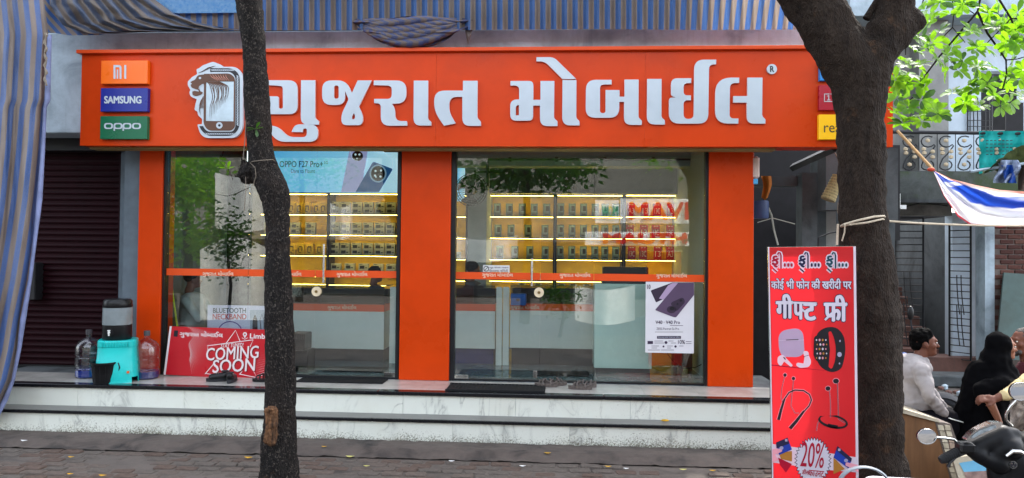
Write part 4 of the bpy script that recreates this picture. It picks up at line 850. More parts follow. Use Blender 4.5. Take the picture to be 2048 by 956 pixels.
# footwear
def sandal(name, x, y, rz, mat, label, grp, shoe=False):
    t = thing(name, label, 'shoe' if shoe else 'sandal', (x, y, PLZ), grp); R = Matrix.Rotation(rz, 3, 'Z'); tr = lambda p: R@V(p)+V((x, y, PLZ))
    b = MB(); n = 18; ol = [(.135*math.cos(a), (.048+.01*math.cos(a))*math.sin(a)) for a in [2*PI*k/n for k in range(n)]]
    b.add([tr((p, q, .002)) for p, q in ol]+[tr((p*1.03, q*1.05, .028+.02*(p < 0)*abs(p)/.13+.01*(p > .1))) for p, q in ol], [tuple(range(n-1, -1, -1)), tuple(range(n, 2*n))]+[(k, (k+1) % n, n+(k+1) % n, n+k) for k in range(n)]); part('sole', b, mat if not shoe else dark, t, smooth=40)
    if shoe:
        q = MB(); q.cap(tr((.07, 0, .045)), .044, tr((-.06, 0, .06)), .046); q.cap(tr((-.06, 0, .06)), .045, tr((-.09, 0, .085)), .04)
        remesh(q, 'upper', blackp, t, .008, 3); b = MB(); b.torus(tr((-.07, 0, .118)), .035, .008, 'Z', 16, 6); part('collar', b, black, t)
        for i in range(3): b = MB(); b.tube([tr((.02-i*.022, -.02, .092+i*.004)), tr((.02-i*.022, .02, .092+i*.004))], .003, 4); part('lace', b, bx_g, t)
    else:
        for px_, hgt in ((.06, .05), (.02, .065), (-.07, .06)): b = MB(); b.tube([tr((px_+.01*math.sin(k), .052*math.cos(PI*k/8), .025+hgt*math.sin(PI*k/8))) for k in range(9)], .009, 5); part('strap', b, mat, t, smooth=50)
        b = MB(); b.tube([tr((-.07, .045, .04)), tr((-.115, .03, .06)), tr((-.13, 0, .065)), tr((-.115, -.03, .06)), tr((-.07, -.045, .04))], .008, 5); part('heel_strap', b, mat, t, smooth=50)
sm = M('taupe_sandal', '#5d5450', .6, var=.3, vs_=30)
g_ = 'worn taupe sandals outside the right door'
sandal('sandal', X(1092, -.28, 770), -.22, 2.9, sm, 'taupe sandal lying half on the right door mat', g_); sandal('sandal', X(1112, -.3, 770), -.14, .4, sm, 'taupe sandal turned sideways just behind the mat corner', g_)
sandal('sandal', X(1160, -.3, 770), -.34, 3.0, sm, 'front taupe sandal of the pair farther from the mat', g_); sandal('sandal', X(1170, -.3, 770), -.23, 3.3, sm, 'rear taupe sandal of the pair farther from the mat', g_)
sandal('shoe', X(436, -.35, 760), -.34, 3.4, blackp, 'left one of the black shoes before the red banner', 'black shoes before the banner', True); sandal('shoe', X(464, -.35, 760), -.36, 1.75, blackp, 'right one of the black shoes, toe pointing at the banner', 'black shoes before the banner', True)
sandal('sandal', X(527, -.3, 760), -.3, 3.1, blackp, 'black sandal peeking out left of the slim tree', 'black sandal by the tree')
# ================================================================ TARPAULINS
def ss(a, b, x): t = max(0, min(1, (x-a)/(b-a))); return t*t*(3-2*t)
def interp(tab, y):
    for (a, p), (b, q) in zip(tab, tab[1:]):
        if y <= b: return p+(q-p)*(y-a)/(b-a) if y > a else p
    return tab[-1][1]
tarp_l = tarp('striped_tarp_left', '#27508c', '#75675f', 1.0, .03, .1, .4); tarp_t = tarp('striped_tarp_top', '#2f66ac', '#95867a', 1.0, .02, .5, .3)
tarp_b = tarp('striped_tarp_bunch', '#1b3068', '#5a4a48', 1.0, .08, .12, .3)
YT = -1.15
edge = [(-60, 82), (0, 88), (60, 96), (70, 97), (200, 93), (215, 88), (300, 84), (400, 77), (480, 68), (560, 58), (640, 44), (700, 36), (760, 24), (800, 8), (840, -12)]
def tl(u, v):
    py = -60+v*900; pr = interp(edge, py); px = pr-(1-u)*200
    fold = .05*math.sin((1-u)*26+v*2.5)*(.5+.5*v)+.035*noise.noise(V((u*5, v*7, 1)))+.09*ss(.93, 1, u)+.02*noise.noise(V((u*25, v*12, 4)))
    fold += .05*ss(.2, 0, v)*math.sin(u*15)
    return P(px, py, YT+fold)
mb = MB().grid(tl, 90, 110); mb.uv = [(u*200/22.0+.16*v*8, v) for u, v in mb.uv]
tl_ = thing('hanging_tarpaulin', 'blue and grey striped tarpaulin hanging down to the steps at far left', 'tarpaulin', P(20, 810, YT)); part('sheet', mb, tarp_l, tl_, smooth=80)
b = MB(); b.tube([P(x+2, y, YT+.07+.01*math.sin(y)) for y, x in edge[3:]], [.022+.006*math.sin(i*2) for i in range(len(edge)-3)], 8); part('hem', b, M('pale_blue_hem', '#7c86ad', .6, var=.2, bump=.4), tl_, smooth=60)
b = MB(); b.tube([P(91+math.sin(i*1.3)*2, 66+i*5, YT-.03) for i in range(22)], [.012+.006*math.sin(i*2.1) for i in range(22)], 6); part('knotted_cord', b, M('pale_cord', '#7d7468', .8, bump=.5), tl_, smooth=50)
YU = -.42
lo_e = [(80, 52), (96, 64), (140, 71), (200, 70), (240, 60), (300, 60), (480, 61), (700, 60), (960, 60), (1200, 58), (1400, 60), (1575, 59), (1700, 60)]
def tu(u, v):
    px = 80+u*1560; bot = interp(lo_e, px); py = -120+v*(bot+120)
    sag = .16*ss(300, 90, px)*math.sin(v*9+u*30)*.4
    y = YU+.035*math.sin(px/21.5*2*PI+.5)*ss(330, 520, px)*(.4+.6*v)+.03*noise.noise(V((px/60, v*3, 0)))+sag-.10*ss(.75, 1, v)*0
    y += .05*math.sin((px-90)/13+v*6)*ss(360, 240, px)
    return P(px, py, y)
mb = MB().grid(tu, 520, 26)
def uvt(u, v):
    px = 80+u*1560; return (px/21.5+ss(360, 120, px)*(1-v)*9*1.0+ss(1250, 1560, px)*(1-v)*(-1.2), v)
mb.uv = [uvt(u, v) for u, v in mb.uv]
tu_ = thing('upper_tarpaulin', 'blue and grey striped tarpaulin curtain stretched above the concrete beam', 'tarpaulin', P(800, 61, YU)); part('sheet', mb, tarp_t, tu_, smooth=80)
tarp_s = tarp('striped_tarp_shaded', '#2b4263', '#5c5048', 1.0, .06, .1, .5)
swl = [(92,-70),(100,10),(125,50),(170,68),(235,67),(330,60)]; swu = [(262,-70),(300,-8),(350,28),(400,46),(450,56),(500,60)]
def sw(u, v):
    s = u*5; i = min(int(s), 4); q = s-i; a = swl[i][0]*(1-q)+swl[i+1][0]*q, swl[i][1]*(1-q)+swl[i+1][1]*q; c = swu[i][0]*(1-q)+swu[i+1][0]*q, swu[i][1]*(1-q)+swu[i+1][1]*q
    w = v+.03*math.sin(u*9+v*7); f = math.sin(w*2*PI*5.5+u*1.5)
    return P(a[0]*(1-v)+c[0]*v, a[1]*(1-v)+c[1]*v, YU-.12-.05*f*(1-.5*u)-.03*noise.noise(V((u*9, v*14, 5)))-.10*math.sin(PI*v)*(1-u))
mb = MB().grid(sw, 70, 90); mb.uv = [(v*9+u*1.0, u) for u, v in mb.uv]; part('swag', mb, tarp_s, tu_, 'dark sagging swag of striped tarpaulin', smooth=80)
k = NT('light_blue_sheet'); g = k.n('NewGeometry').outputs['Position']; c_ = k.ramp(k.noise(g, 25, 8, .8), [(.35, lin('#4f93cf')), (.65, lin('#8fb8d8'))]); k.col(c_); k.b.inputs['Roughness'].default_value = .6
tr2 = k.n('BsdfTranslucent'); k.l(c_, tr2.inputs[0]); mx = k.n('MixShader', i_0=.5); k.l(k.b.outputs[0], mx.inputs[1]); k.l(tr2.outputs[0], mx.inputs[2]); k.l(mx.outputs[0], k.out.inputs[0])
b = MB(); b.pbox(281, -90, 476, 26, YU-.07, .015); solo('blue_sheet', b, k.m, 'light blue plain sheet hanging over the striped curtain at the top', 'sheet')
# bunched cloth over the beam
YB_ = -.38
def bun(u, v):
    u = max(0, min(1, u+.012*noise.noise(V((u*8, v*9, 1)))))
    px = 700+u*245+(v-.5)*0; w = max(0, math.sin(PI*u))**.55; top = 36+4*math.sin(u*9)-14*w*0; px = px if v < .35 else 823+(px-823)*(1-.28*ss(.35, 1, v)); bot = 60+38*w; py = top+(bot-top)*v
    y = YB_-.10*w*math.sin(PI*(.15+.8*v))+.06*math.sin(v*13+3.5*math.sin(u*3+.6)+u*5)+.018*noise.noise(V((u*10, v*14, 2)))-(.0)
    return P(px, py, y)
mb = MB().grid(bun, 120, 50); mb.uv = [(u*14+v*3+1.5*math.sin(u*4), v) for u, v in mb.uv]
bt = thing('bunched_tarpaulin', 'bunched striped tarpaulin draped over the middle of the concrete beam', 'tarpaulin', P(823, 95, YB_)); part('sheet', mb, tarp_b, bt, smooth=80)
for i in range(11):
    u0 = i/10; pts = []
    for k in range(13): t = k/12; x = 712+t*220; y = 40+i*4.6*(math.sin(PI*t)**.6)+5*math.sin(t*5+i*1.3)*(.4); pts.append(P(x, y, YB_-.12*math.sin(PI*t)-.02))
    b = MB(); b.tube(pts, [.008+.034*math.sin(PI*k/12)*(1+.4*math.sin(k*1.1+i*2)) for k in range(13)], 7); mb = b; mb.uv = [(j/7/3+.25*i, 0) for j in range(len(b.v))]
    for j in range(len(b.v)): mb.uv[j] = ((j//7)*.8+i*.37+(j%7)*.12, 0)
    part('fold', mb, tarp_b, bt, smooth=80)
b = MB(); b.add([P(930, 60, YB_-.02), P(946, 58, YB_-.02), P(936, 92, YB_-.03), P(938, 75, YB_-.06)], [(0, 1, 3), (0, 3, 2), (1, 2, 3), (0, 2, 1)]); part('hanging_corner', b, tarp_b, bt)
# ================================================================ SLIM TREE
YTL = -2.45
le = [(-60, 466), (0, 472), (60, 481), (100, 487), (200, 490), (280, 495), (330, 500), (370, 513), (400, 526), (450, 533), (600, 530), (700, 531), (790, 533), (840, 530), (885, 524), (956, 521), (1010, 515), (1060, 500)]
re_ = [(-60, 518), (0, 524), (60, 527), (100, 530), (200, 538), (300, 545), (340, 556), (375, 574), (395, 579), (450, 577), (600, 584), (760, 590), (900, 592), (1010, 600), (1060, 616)]
t1 = thing('slim_tree', 'slim dark tree trunk before the shop with a cut stub and a knob', 'tree', P(556, 1040, YTL)); b = MB(); pts = []; rs = []
py = -60
while py <= 1050: l_, r_ = interp(le, py), interp(re_, py); a, c = P(l_, py, YTL), P(r_, py, YTL); pts.append((a+c)/2); rs.append((c-a).length/2); py += 7
b.tube(pts, rs, 28)
for i, p in enumerate(b.v):
    ctr = pts[min(i//28, len(pts)-1)]; d = (p-ctr); L_ = d.length or 1; b.v[i] = p+d/L_*(.010*noise.noise(p*9)+.006*noise.noise(p*25)+.004*noise.noise(p*60))
part('trunk', b, bark_l, t1, smooth=80)
q = MB(); c = P(498, 345, YTL); q.ell(c, (.09, .09, .10)); q.cap(c, .07, P(520, 352, YTL), .08); q.cap(P(492, 330, YTL-.02), .035, P(486, 322, YTL-.03), .025); q.cap(c, .05, P(470, 352, YTL-.03), .015)
remesh(q, 'knob', bark_l, t1, .009, 2, 'gnarled cut knob tied with string', .028, 14)
cutw = M('raw_brown_wood', '#6a4a31', .9, var=.6, vs_=14, scale=(3, 3, .5), bump=.9, bs=50, dirt=.7, dirtc='#1a1614')
q = MB(); a = P(538, 818, YTL-.12); c = P(556, 878, YTL-.1); q.box(a.x-.015, a.x+.085, YTL-.19, YTL-.06, c.z-.04, a.z+.03, .02); q.cap(P(548, 870, YTL-.13), .045, P(556, 905, YTL-.06), .04)
o = remesh(q, 'cut_stub', cutw, t1, .006, 1, 'raw brown cut branch stub', .02, 16, extra=lambda p, n: V((p.x, p.y, min(p.z, P(544, 811, YTL-.13).z))))
q = MB(); q.cap(P(533, 872, YTL-.09), .03, P(530, 956, YTL-.08), .05); q.cap(P(565, 868, YTL-.1), .022, P(568, 960, YTL-.09), .04)
remesh(q, 'burl', bark_l, t1, .01, 2, None, .02, 14)
tw = M('twine', '#6e655a', .8)
b = MB(); cc_ = P(520, 313, YTL); b.tube([P(x, y, YTL+dy) for x, y, dy in ((506, 372, -.09), (512, 352, -.12), (510, 335, -.12), (500, 325, -.1), (505, 323, -.12), (520, 321, -.14), (545, 319, -.08), (549, 322, -.02))], .004, 5); part('string', b, tw, t1)
b = MB(); b.tube([P(x, y, YTL-.08) for x, y in ((492, 240), (490, 280), (486, 320))], .004, 5); b.tube([P(x, y, YTL-.08) for x, y in ((491, 345), (492, 380), (488, 425))], .003, 5); part('thin_root', b, tw, t1)
b = MB(); b.tube([P(x, y, YTL-.06) for x, y in ((501, 374), (470, 388), (455, 392), (430, 388))], [.004, .003, .002, .0012], 5); part('twig', b, bark_l, t1)
def leafm_(base, d, L_, w, curl=.15, n=5, up_=V((0, 0, 1))):
    d = d.normalized(); s = d.cross(up_); s = s.normalized() if s.length > .05 else V((1, 0, 0)); nn = s.cross(d); vs_ = []; 
    for i in range(n+1):
        t = i/n; ww = w*(math.sin(PI*min(1, t*.72+.02))**1.3)*(1 if t < .97 else .55); c = base+d*(L_*t)-nn*(curl*L_*t*t)
        vs_ += [c-s*ww+nn*ww*.25, c, c+s*ww+nn*ww*.25]
    fs = []
    for i in range(n): a = i*3; fs += [(a, a+1, a+4, a+3), (a+1, a+2, a+5, a+4)]
    return vs_, fs
for (bx, by, dirs) in ((456, 338, ((-1, 0, .3), (.3, 0, 1), (.9, 0, .35), (-.5, 0, .8))), (512, 258, ((1, .1, .25), (-.9, 0, .2), (.5, 0, .9), (-1, 0, -.15), (.3, 0, -.8)))):
    base = P(bx, by, YTL-.12)
    for d in dirs: b = MB(); b.add(*leafm_(base, V(d)+V((0, -.3, 0)), .075, .015)); part('leaf', b, leafm if bx < 480 else leafd, t1, smooth=80)
    b = MB(); b.tube([base, P(bx+(10 if bx < 480 else -18), by+22, YTL-.08)], .003, 5); part('twig', b, bark_l, t1)
# ================================================================ THICK TREE
YTR = -3.1
t2 = thing('thick_tree', 'thick brown forked tree trunk at right in front of the sign', 'tree', P(1750, 1000, YTR)); q = MB()
def tp(px, py, rad_px, dy=0): return P(px, py, YTR+dy), rad_px/F*(YTR+8.75)
ch = [(1762, 1060, 74), (1758, 985, 60), (1752, 900, 51), (1748, 800, 51), (1746, 700, 52), (1738, 620, 55), (1733, 540, 51), (1728, 470, 45), (1725, 400, 42), (1724, 300, 43), (1721, 220, 46), (1716, 160, 52)]
lim = [(1716, 160, 52), (1690, 110, 54), (1652, 50, 50), (1618, 0, 50), (1585, -50, 48), (1560, -110, 42)]
lim2 = [(1722, 165, 48), (1750, 110, 42), (1778, 60, 38), (1788, 15, 36), (1800, -60, 32), (1815, -120, 28)]
lim3 = [(1770, 75, 42), (1800, 55, 34), (1822, 45, 27), (1838, 42, 12)]
for L_ in (ch, lim, lim2, lim3):
    for a, c in zip(L_, L_[1:]): pa, ra = tp(*a); pb, rb = tp(*c); q.cap(pa, ra, pb, rb, 16)
for a, c in (((1775, 620, 28), (1778, 760, 24)), ((1718, 940, 30), (1700, 1030, 34)), ((1790, 950, 26), (1815, 1040, 26))): pa, ra = tp(*a); pb, rb = tp(*c); q.cap(pa, ra, pb, rb)
remesh(q, 'trunk', bark_r, t2, .014, 5, None, .02, 7, extra=lambda p, n: p+n*(.004*noise.noise(V((p.x*30, p.y*30, p.z*7)))+.002*noise.noise(p*45)))
b = MB(); p = tp(1846, 41, 0)[0]; b.tube([tp(1830, 42, 0)[0], tp(1848, 40, 0)[0], tp(1851, 43, 0)[0]], [.03, .022, .01], 8); part('cut_stub', b, bark_r, t2, smooth=50)
b = MB(); b.tube([tp(1733, 38, 0)[0], tp(1742, 22, 0)[0], tp(1760, -8, 0)[0], tp(1775, -50, 0)[0]], [.03, .026, .024, .02], 8); part('branch', b, bark_r, t2, smooth=50)
# lime foliage at the top right: its own branches
YL0 = -1.9
t3 = thing('leafy_tree', 'lime green leafy branches with palmate leaves hanging at the top right', 'tree', P(2060, 300, YL0))
br = [[(1960, -20), (1960, 0), (1955, 23), (1918, 67), (1878, 114), (1851, 150), (1835, 187)], [(1990, -20), (1999, 0), (2022, 37), (2035, 75), (2052, 100)], [(1955, 23), (1975, 67), (1993, 92), (2012, 120), (2013, 150), (2005, 178)], [(2022, 37), (1995, 65), (1975, 85), (1962, 105)], [(1905, 0), (1907, 30), (1905, 55), (1930, 85)], [(1850, -10), (1838, 27)], [(1812, 60), (1811, 110)], [(2012, 120), (2035, 118), (2055, 112)], [(1905, 0), (1930, 15), (1952, 30)], [(2022, 37), (2050, 36)], [(1835, 187), (1825, 195), (1820, 200)], [(1905, 55), (1885, 75)]]
for i, L_ in enumerate(br):
    b = MB(); b.tube([P(x, y, YL0+.02*math.sin(k*2+i)) for k, (x, y) in enumerate(L_)], [(.011 if i < 3 else .006)*(1-.5*k/len(L_)) for k in range(len(L_))], 6); part('branch', b, bark_r, t3, smooth=60)
cl = [(1800,120),(1826,100),(1790,160),(1815,150),(1850,170),(1842,200),(1815,215),(1850,222),(1876,228),(1845,243),(1790,228),(1880,62),(1862,38),(1900,28),(1925,8),(1905,92),(1940,60),(1950,100),(1893,112),(1925,122),(1970,98),(1990,55),(2010,45),(2035,25),(2010,92),(2035,88),(2046,140),(1990,138),(1960,132),(1905,185),(1930,196),(1960,212),(1988,192),(2012,165),(2038,158),(2020,205),(2045,195),(2000,212),(1950,178),(1872,120),(1840,130),(1795,195),(1975,22),(1948,14),(2030,60),(1895,140),(1830,75),(1862,85),(1800,250),(1826,238),(1800,178),(2025,130),(1975,165),(1850,20),(1880,5),(2000,10),(2045,50)]
dk = [(1916, 140), (1808, 165), (1850, 95)]
allv = []
cl += [(x+random.uniform(-14, 14), y+random.uniform(-10, 10)) for x, y in cl[::2]]
for i, (x, y) in enumerate(cl+dk):
    dy = random.uniform(-.35, .35); base = P(x, y, YL0+dy); ax = V((random.uniform(-.5, .5), random.uniform(-1, .2), random.uniform(-.2, .8))).normalized(); s = ax.orthogonal().normalized(); w_ = ax.cross(s); n = random.choice((7, 8, 9))
    for k_i in range(n):
        a = 2*PI*k_i/n+random.uniform(-.25, .25); d = (s*math.cos(a)+w_*math.sin(a)+ax*.35); d.z -= .12; L_ = random.uniform(.075, .12)
        allv.append((leafm_(base+d.normalized()*.008, d, L_, L_*.25, random.uniform(.05, .35), 4, ax if abs(ax.dot(d.normalized())) < .9 else s), leafd if i >= len(cl) or random.random() < .4 else leafm))
random.shuffle(allv); rest = MB()
for i, ((vv, ff), mt) in enumerate(allv):
    if i < 295: b = MB(); b.add(vv, ff); part('leaf', b, mt, t3, smooth=80)
    else: rest.add(vv, ff)
part('foliage', rest, leafm, t3, None, 'stuff', smooth=80)
# crowns out of frame above (they shade the pavement and show in the glass)
def crown(parent, c, r, n, mat, lsz=.16, seed=1, holes=1.0):
    rnd = random.Random(seed); b = MB(); k = 0
    while k < n:
        p = V((rnd.gauss(0, .5), rnd.gauss(0, .5), rnd.gauss(0, .45)))
        if p.length > 1.1 or noise.noise(p*2.3+V((seed, 0, 0))) < -.05*holes: continue
        q = V((p.x*r[0], p.y*r[1], p.z*r[2]))+V(c); d = V((rnd.uniform(-1, 1), rnd.uniform(-1, 1), rnd.uniform(-.8, .5))).normalized(); s = d.orthogonal().normalized()*lsz*.28; e = q+d*lsz
        b.add([q, q+d*lsz*.5+s, e, q+d*lsz*.5-s], [(0, 1, 2, 3)]); k += 1
    part('crown', b, mat, parent, None, 'stuff')
crown(t2, (3.3, -3.6, 7.0), (3.0, 2.6, 1.2), 2600, leafd, .2, 3)
crown(t1, (-2.4, -3.4, 7.3), (2.2, 2.2, 1.0), 1500, leafd, .2, 5)
# ================================================================ RED ADVERTISING BOARD
YR = -3.5; t = thing('advertising_board', 'tall red advertising board with Gujarati and Hindi offers beside the thick tree', 'sign board', P(1628, 1040, YR))
k = NT('red_flex'); g = k.n('NewGeometry').outputs['Position']; c_ = k.ramp(k.noise(g, 3, 4), [(.3, lin('#c01c22')), (.7, lin('#cc262a'))]); k.col(c_); k.b.inputs['Roughness'].default_value = .35
tr2 = k.n('BsdfTranslucent'); tr2.inputs[0].default_value = lin('#ff2a38'); mx = k.n('MixShader', i_0=.42); k.l(k.b.outputs[0], mx.inputs[1]); k.l(tr2.outputs[0], mx.inputs[2]); k.l(mx.outputs[0], k.out.inputs[0]); flex = k.m
def flexm(n, h, tf=.3): return M(n, h, .4, var=.03, trans=tf)
fw_ = flexm('flex_white', '#d5cfdc'); fk = flexm('flex_navy', '#191a3c', .05); fb = flexm('flex_black', '#17151c', .05); fr = flexm('flex_crimson', '#a3092e', .2); ft_ = flexm('flex_teal', '#0f3f4c', .1); fpk = flexm('flex_pink', '#e8a0ae'); fgo = flexm('flex_gold', '#b07a35'); fbl = flexm('flex_blue', '#1d3a9e', .2); flil = flexm('flex_lilac', '#a9a2be')
brd = [(1537, 495), (1711, 493), (1718, 1050), (1547, 1050)]
f = FL(); nx, ny = 6, 12
for j in range(ny+1):
    for i in range(nx+1):
        u, v = i/nx, j/ny; f.v.append(((brd[0][0]*(1-u)+brd[1][0]*u)*(1-v)+(brd[3][0]*(1-u)+brd[2][0]*u)*v, (495-2*u)*(1-v)+1050*v))
f.f = [(j*(nx+1)+i, j*(nx+1)+i+1, (j+1)*(nx+1)+i+1, (j+1)*(nx+1)+i) for j in range(ny) for i in range(nx)]; f.to('flex_sheet', flex, t, YR)
for pts_, lab in (([(1706.5, 493), (1711.5, 493), (1718.5, 1050), (1713, 1050)], None), ([(1536, 494), (1538.5, 494), (1548.5, 1050), (1546, 1050)], None)): FL().poly(pts_).to('border_strip', fw_, t, YR-.002)
b = MB(); f3 = FL().poly([(1536.5, 494), (1711.5, 492), (1718.5, 1050), (1546.5, 1050)], [(1541, 500), (1550, 1044), (1713, 1044), (1706, 499)]); part('frame', f3.mb(YR+.003, .03), chrome, t)
def both(fn, m1, m2, gb, y=.004):     # outlined print: wide dark copy under a thin light one
    a, c = FL(), FL(); fn(a, gb); fn(c, 0); a.to('outline', m1, t, YR-y); c.to('print', m2, t, YR-y-.0015)
def fri_gu(f, x, y, g, bb=0):
    f.text("ફ", x-g*.4, y+10-g*.4, x+15+g*.4, y+34+g*.4, .05, grow=g*.5); f.line([(x+3, y+36), (x+11, y+43)], 3+g); f.line([(x+19, y+36), (x+19, y+10), (x+17.5, y+5), (x+14.5, y+4), (x+12, y+8)], [3+g]*5); f.disc(x+13, y+16, .01, .01, 5)
    for k in range(3): f.disc(x+26.5+k*7, y+29, 2.2+g*.6, 4+g*.6, 10)
for x, mt in ((1543, fr), (1597, fk), (1652, ft_)):
    a = FL(); fri_gu(a, x, 501, 5, .09); a.to('outline', fw_, t, YR-.003); a = FL(); fri_gu(a, x, 501, 0, .03); a.to('lettering', mt, t, YR-.0045)
both(lambda f, g: f.text("कोई भी फोन की खरीदी पर", 1542-g, 557-g, 1703+g, 580+g, .04, grow=g*1.2), fk, fw_, 1)
def gift(f, g):
    f.text("गी", 1551-g, 588-g, 1587+g, 637+g, .055, grow=g*1.1); f.text("फ", 1585-g, 603-g, 1616, 639+g, .055, grow=g*1.1, cut=.62); f.text("ट", 1606-g, 605-g, 1634+g, 641+g, .055, grow=g*1.1); f.line([(1583, 605), (1634, 607)], 4+g*2); f.line([(1603, 618), (1613, 626)], 4+g*2)
    f.text("फी", 1647-g, 590-g, 1695+g, 643+g, .055, grow=g*1.1); f.line([(1664, 626), (1650, 640)], 4.5+g*2)
both(gift, fk, fw_, 1.4, .003)
# ear bud case, buds
FL().poly([(1556,662,22),(1606,654,22),(1609,706,24),(1598,714,16),(1565,714,16),(1558,700,20)]).to('print', flil, t, YR-.003); f = FL().line([(1572,680),(1597,679)], 1.4); f.to('print', fb, t, YR-.005); FL().line([(1558,681),(1608,680)], .5).to('print', fw_, t, YR-.0045)
FL().poly([(1555,713,8),(1566,709,8),(1572,716,3),(1586,731,3),(1582,734,3),(1568,723),(1562,733,6),(1555,727,8)]).poly([(1605,702,7),(1617,702,8),(1618,712),(1623,722,6),(1619,734,6),(1600,736,4),(1592,731,4),(1594,725,4),(1607,727),(1609,714)]).to('print', fpk if 0 else fw_, t, YR-.006); FL().line([(1567,714),(1571,719)], 2.2).line([(1606,714),(1618,710)], .9).to('print', fb, t, YR-.0075)
# watch
FL().poly([(1632,668,10),(1648,655,14),(1672,653,20),(1688,670,25),(1692,700,25),(1684,738,20),(1665,746,14),(1645,738,14),(1633,722,10)], [(1657,664,5),(1662,662,5),(1668,675,8),(1672,695,16),(1671,720,10),(1664,738,4),(1657,735,4),(1660,700)]).to('print', fb, t, YR-.003)
FL().poly([(1628,671,8),(1655,670,7),(1658,700),(1655,725,8),(1632,723,8),(1627,710)]).to('print', fk if 0 else fb, t, YR-.005)
cols = [fw_, fpk, fbl, fgo, fr, flil]; n_ = 0
for mt in range(3):
    f = FL()
    for j in range(5):
        for i in range(4):
            if (i+j*2) % 3 == mt: f.disc(1633+i*6.2+(j % 2)*1.5, 680+j*9.0, 2.0 if i in (1, 2) else 1.4, 2.6 if i in (1, 2) else 1.8, 8)
    f.to('print', (fw_, fpk, fgo)[mt], t, YR-.0065)
f = FL().disc(1679, 709, 4.5, 5, 14).disc(1680, 682, 1.5, 2.5, 8).disc(1679, 727, 1.5, 2, 8); f.to('print', flil, t, YR-.005)
FL().line([(1543,730),(1600,736),(1650,741)], [2.5, 1.6, .4]).to('print', fr, t, YR-.0028)
# neckbands
def neck(f, g=0):
    f.line([(1569,798),(1578,785),(1590,780),(1607,781),(1619,789),(1623,800),(1618,812),(1608,823)], 2.6+g); f.line([(1569,798),(1562,820),(1557,840)], [3.5+g, 5+g, 6+g]); f.line([(1608,822),(1593,842),(1580,857)], [4+g, 6+g, 7+g])
    f.disc(1570, 750, 3.4+g/2, 3.6+g/2, 10).disc(1587, 757, 3.4+g/2, 3.6+g/2, 10).line([(1569,754),(1564,775),(1562,795),(1566,806)], .9+g/2).line([(1587,761),(1584,790),(1582,812),(1590,826),(1598,826)], .9+g/2)
    f.poly([(1640,832,0)]+[(1666+30*math.cos(a)*(1), 843+14*math.sin(a)+(math.cos(a))*5) for a in [PI+2*PI*k/28 for k in range(29)]], [(1666+25.5*math.cos(a), 842.5+9.5*math.sin(a)+math.cos(a)*5) for a in [2*PI*k/28 for k in range(28)]]); f.poly([(1656,847),(1676,851),(1675,858),(1655,854)])
    f.line([(1640,838),(1635,848),(1633,862)], 1+g/2).disc(1656, 777, 5+g/2, 4.5+g/2, 10).disc(1672, 762, 6+g/2, 5+g/2, 10).line([(1659,781),(1661,805),(1661,835)], .9+g/2).line([(1675,766),(1676,800),(1677,838),(1690,846)], 1.2+g/2)
a = FL(); neck(a, 2.2); a.to('outline', fpk, t, YR-.0028); a = FL(); neck(a); a.to('print', fb, t, YR-.0045)
# burst, ribbon and cards
FL().poly([(1545,888),(1600,896),(1600,933),(1546,925)]).to('ribbon', fw_, t, YR-.0035); FL().poly([(1650,905),(1716,915),(1717,945),(1655,940)]).to('ribbon', fw_, t, YR-.0035)
def burst(cx, cy, r, n=36, d=.13): return [(cx+(r if k % 2 else r*(1-d))*math.cos(PI*k/n), cy+(r*1.28 if k % 2 else r*1.28*(1-d))*math.sin(PI*k/n)) for k in range(2*n)]
FL().poly(burst(1626, 921, 37.5)).to('burst_outline', fk, t, YR-.0045); FL().poly(burst(1626, 921, 35.5)).to('burst', fw_, t, YR-.006)
FL().text('20%', 1602, 885, 1649, 935, .012, .09).text('डीस', 1604, 938, 1619, 949, .03, .09).text('काउनट', 1617, 941, 1648, 953, .03, .09).to('lettering', fr, t, YR-.0075)
for pts, mt, dy in (([(1556,915),(1584,928),(1572,945),(1560,930)], fr, .0045), ([(1557,905),(1584,902),(1584,923),(1562,918)], fgo, .0055), ([(1552,885),(1575,875),(1584,899),(1558,910)], fbl, .007), ([(1552,885),(1575,875),(1579,887),(1553,897)], fk, .0085),
                    ([(1667,915),(1690,938),(1667,948)], fgo, .0055), ([(1675,892),(1704,917),(1697,937),(1667,915)], fbl, .007), ([(1675,892),(1704,917),(1702,924),(1672,900)], fk, .0085)): FL().poly(pts).to('card_print', mt, t, YR-dy)
FL().poly([(1545,898),(1563,897,4),(1565,903,4),(1550,909),(1557,920),(1545,925)]).poly([(1716,930),(1692,924,4),(1690,931,4),(1705,937),(1717,945)]).to('finger_print', fpk, t, YR-.010)
FL().rect(1570,878,1575,883,1).rect(1676,897,1681,902,1).disc(1563, 896, 4, 3.5).disc(1692, 921, 4, 3.5).to('print', flil, t, YR-.0115)
# tyre shadow-free stand legs
for px in (1552, 1712): b = MB(); p = P(px, 1040, YR); b.tube([(p.x, YR+.04, p.z+.02), (p.x, YR+.45, 0.0)], .012, 6); part('stand_leg', b, chrome, t)
